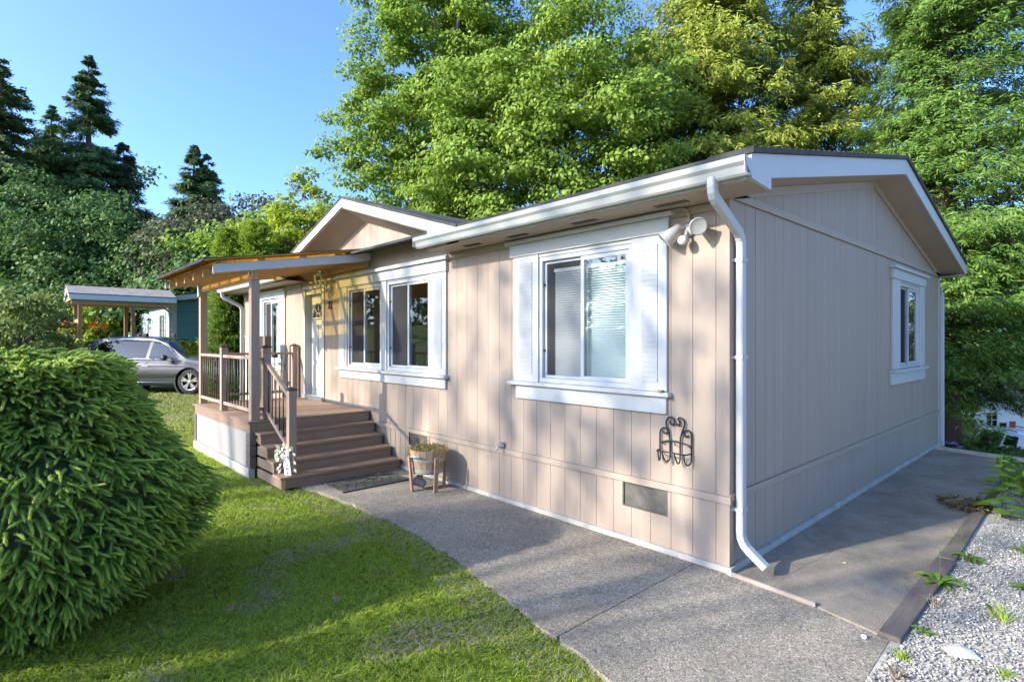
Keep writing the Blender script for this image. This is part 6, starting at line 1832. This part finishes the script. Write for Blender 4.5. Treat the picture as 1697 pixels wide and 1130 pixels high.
# tall lobed weed by the timber end
tw_ = empty('tall_weed', (1.33,3.55,0), 'tall bright green weed with lobed leaves at the end of the timber', 'weed')
g = np.random.default_rng(8); b = MB(); b.tube([(1.33,3.55,0),(1.34,3.56,.25),(1.32,3.54,.5),(1.33,3.55,.66)], .008, 6, rads=[.01,.008,.006,.003]); b.build('stem', L_WEED, tw_)
for i in range(34):
    z = .05+.6*i/34; a = i*2.4; l = .26*(1-.75*z/.72)*g.uniform(.7,1.15); h = Vector((math.cos(a),math.sin(a),0)); s = Vector((-math.sin(a),math.cos(a),0))
    b = MB(); c0 = Vector((1.33,3.55,z)); st_ = c0+h*l*.45+Vector((0,0,.03)); ctr = st_+h*l*.3
    b.tube([c0, st_], .003, 4)
    vs = [st_]; 
    for k in range(9):
        t = -2.3+4.6*k/8; rr_ = l*.42*(1.15 if k % 2 == 0 else .78); vs.append(ctr+h*rr_*math.cos(t)+s*rr_*math.sin(t)+Vector((0,0,-.12*rr_*abs(math.sin(t))-.15*l*(.5+.5*math.cos(t)))))
    b._add(vs, [(0,k,k+1) for k in range(1,9)])
    b.build('leaf', L_WEED, tw_)
shrub('low fern-like weeds at the gravel end behind the tall weed', (1.75,4.6,0), .5, .5, L_WEED, 111, 40, 36, (.05,.11), (.1,.2), name='weed_clump', cat='weeds')
shrub('reddish groundcover creeping over the slab edge', (1.02,3.65,0), .12, .22, leaf_mat('reddish_creeper', [(.06,.10,.02),(.15,.08,.04),(.10,.13,.03)], .3), 112, 26, 30, (.02,.04), (.05,.1), name='creeper', cat='weeds')
# purple clover and fallen leaves
for (lab, x, y) in (('tiny magenta clover head in the open lawn', -1.65,-2.62), ('tiny violet clover head near the spruce shrub', -2.05,-3.20)):
    n = 26; d = unit(g.normal(size=(n,3))+[0,0,.4]); q = np.array([x,y,.055+gz1(x,y)+.02])+d*.007
    o = link_mesh('clover_flower', leaf_mesh('clover_flower', q, d, g.normal(size=(n,3)), np.full(n,.014), np.full(n,.006), leaf_mat('clover_petal', [(.45,.10,.40),(.55,.18,.5)], .2))); tag(o, lab, 'flower', 'clover heads in the lawn', 'thing')
n = 60; q = np.stack([g.uniform(.06,1.05,n), g.uniform(.5,7.2,n), np.full(n,.008)],1)
tag(link_mesh('fallen_leaves', leaf_mesh('fallen_leaves', q, g.normal(size=(n,3))*[1,1,.1], np.array([0,0,1])+g.normal(size=(n,3))*.25, g.uniform(.02,.05,n), g.uniform(.012,.025,n), M['straw'])), kind='stuff')

n = 520; k = n//2
q = np.concatenate([np.stack([g.uniform(-5,0,k), -.03-np.abs(g.normal(size=k))*.05, np.full(k,.005)],1), np.stack([g.uniform(-4.8,1.1,n-k), g.uniform(-1.9,-.1,n-k), np.full(n-k,.005)],1)])
q = q[q[:,1] > np.interp(q[:,0], EX, EY)]; n = len(q)
tag(link_mesh('leaf_litter', leaf_mesh('leaf_litter', q, g.normal(size=(n,3))*[1,1,.1], np.array([0,0,1])+g.normal(size=(n,3))*.3, g.uniform(.008,.026,n), g.uniform(.005,.013,n), leaf_mat('litter_bits', [(.10,.08,.04),(.22,.16,.09),(.14,.15,.05),(.32,.27,.2)], .1))), kind='stuff')
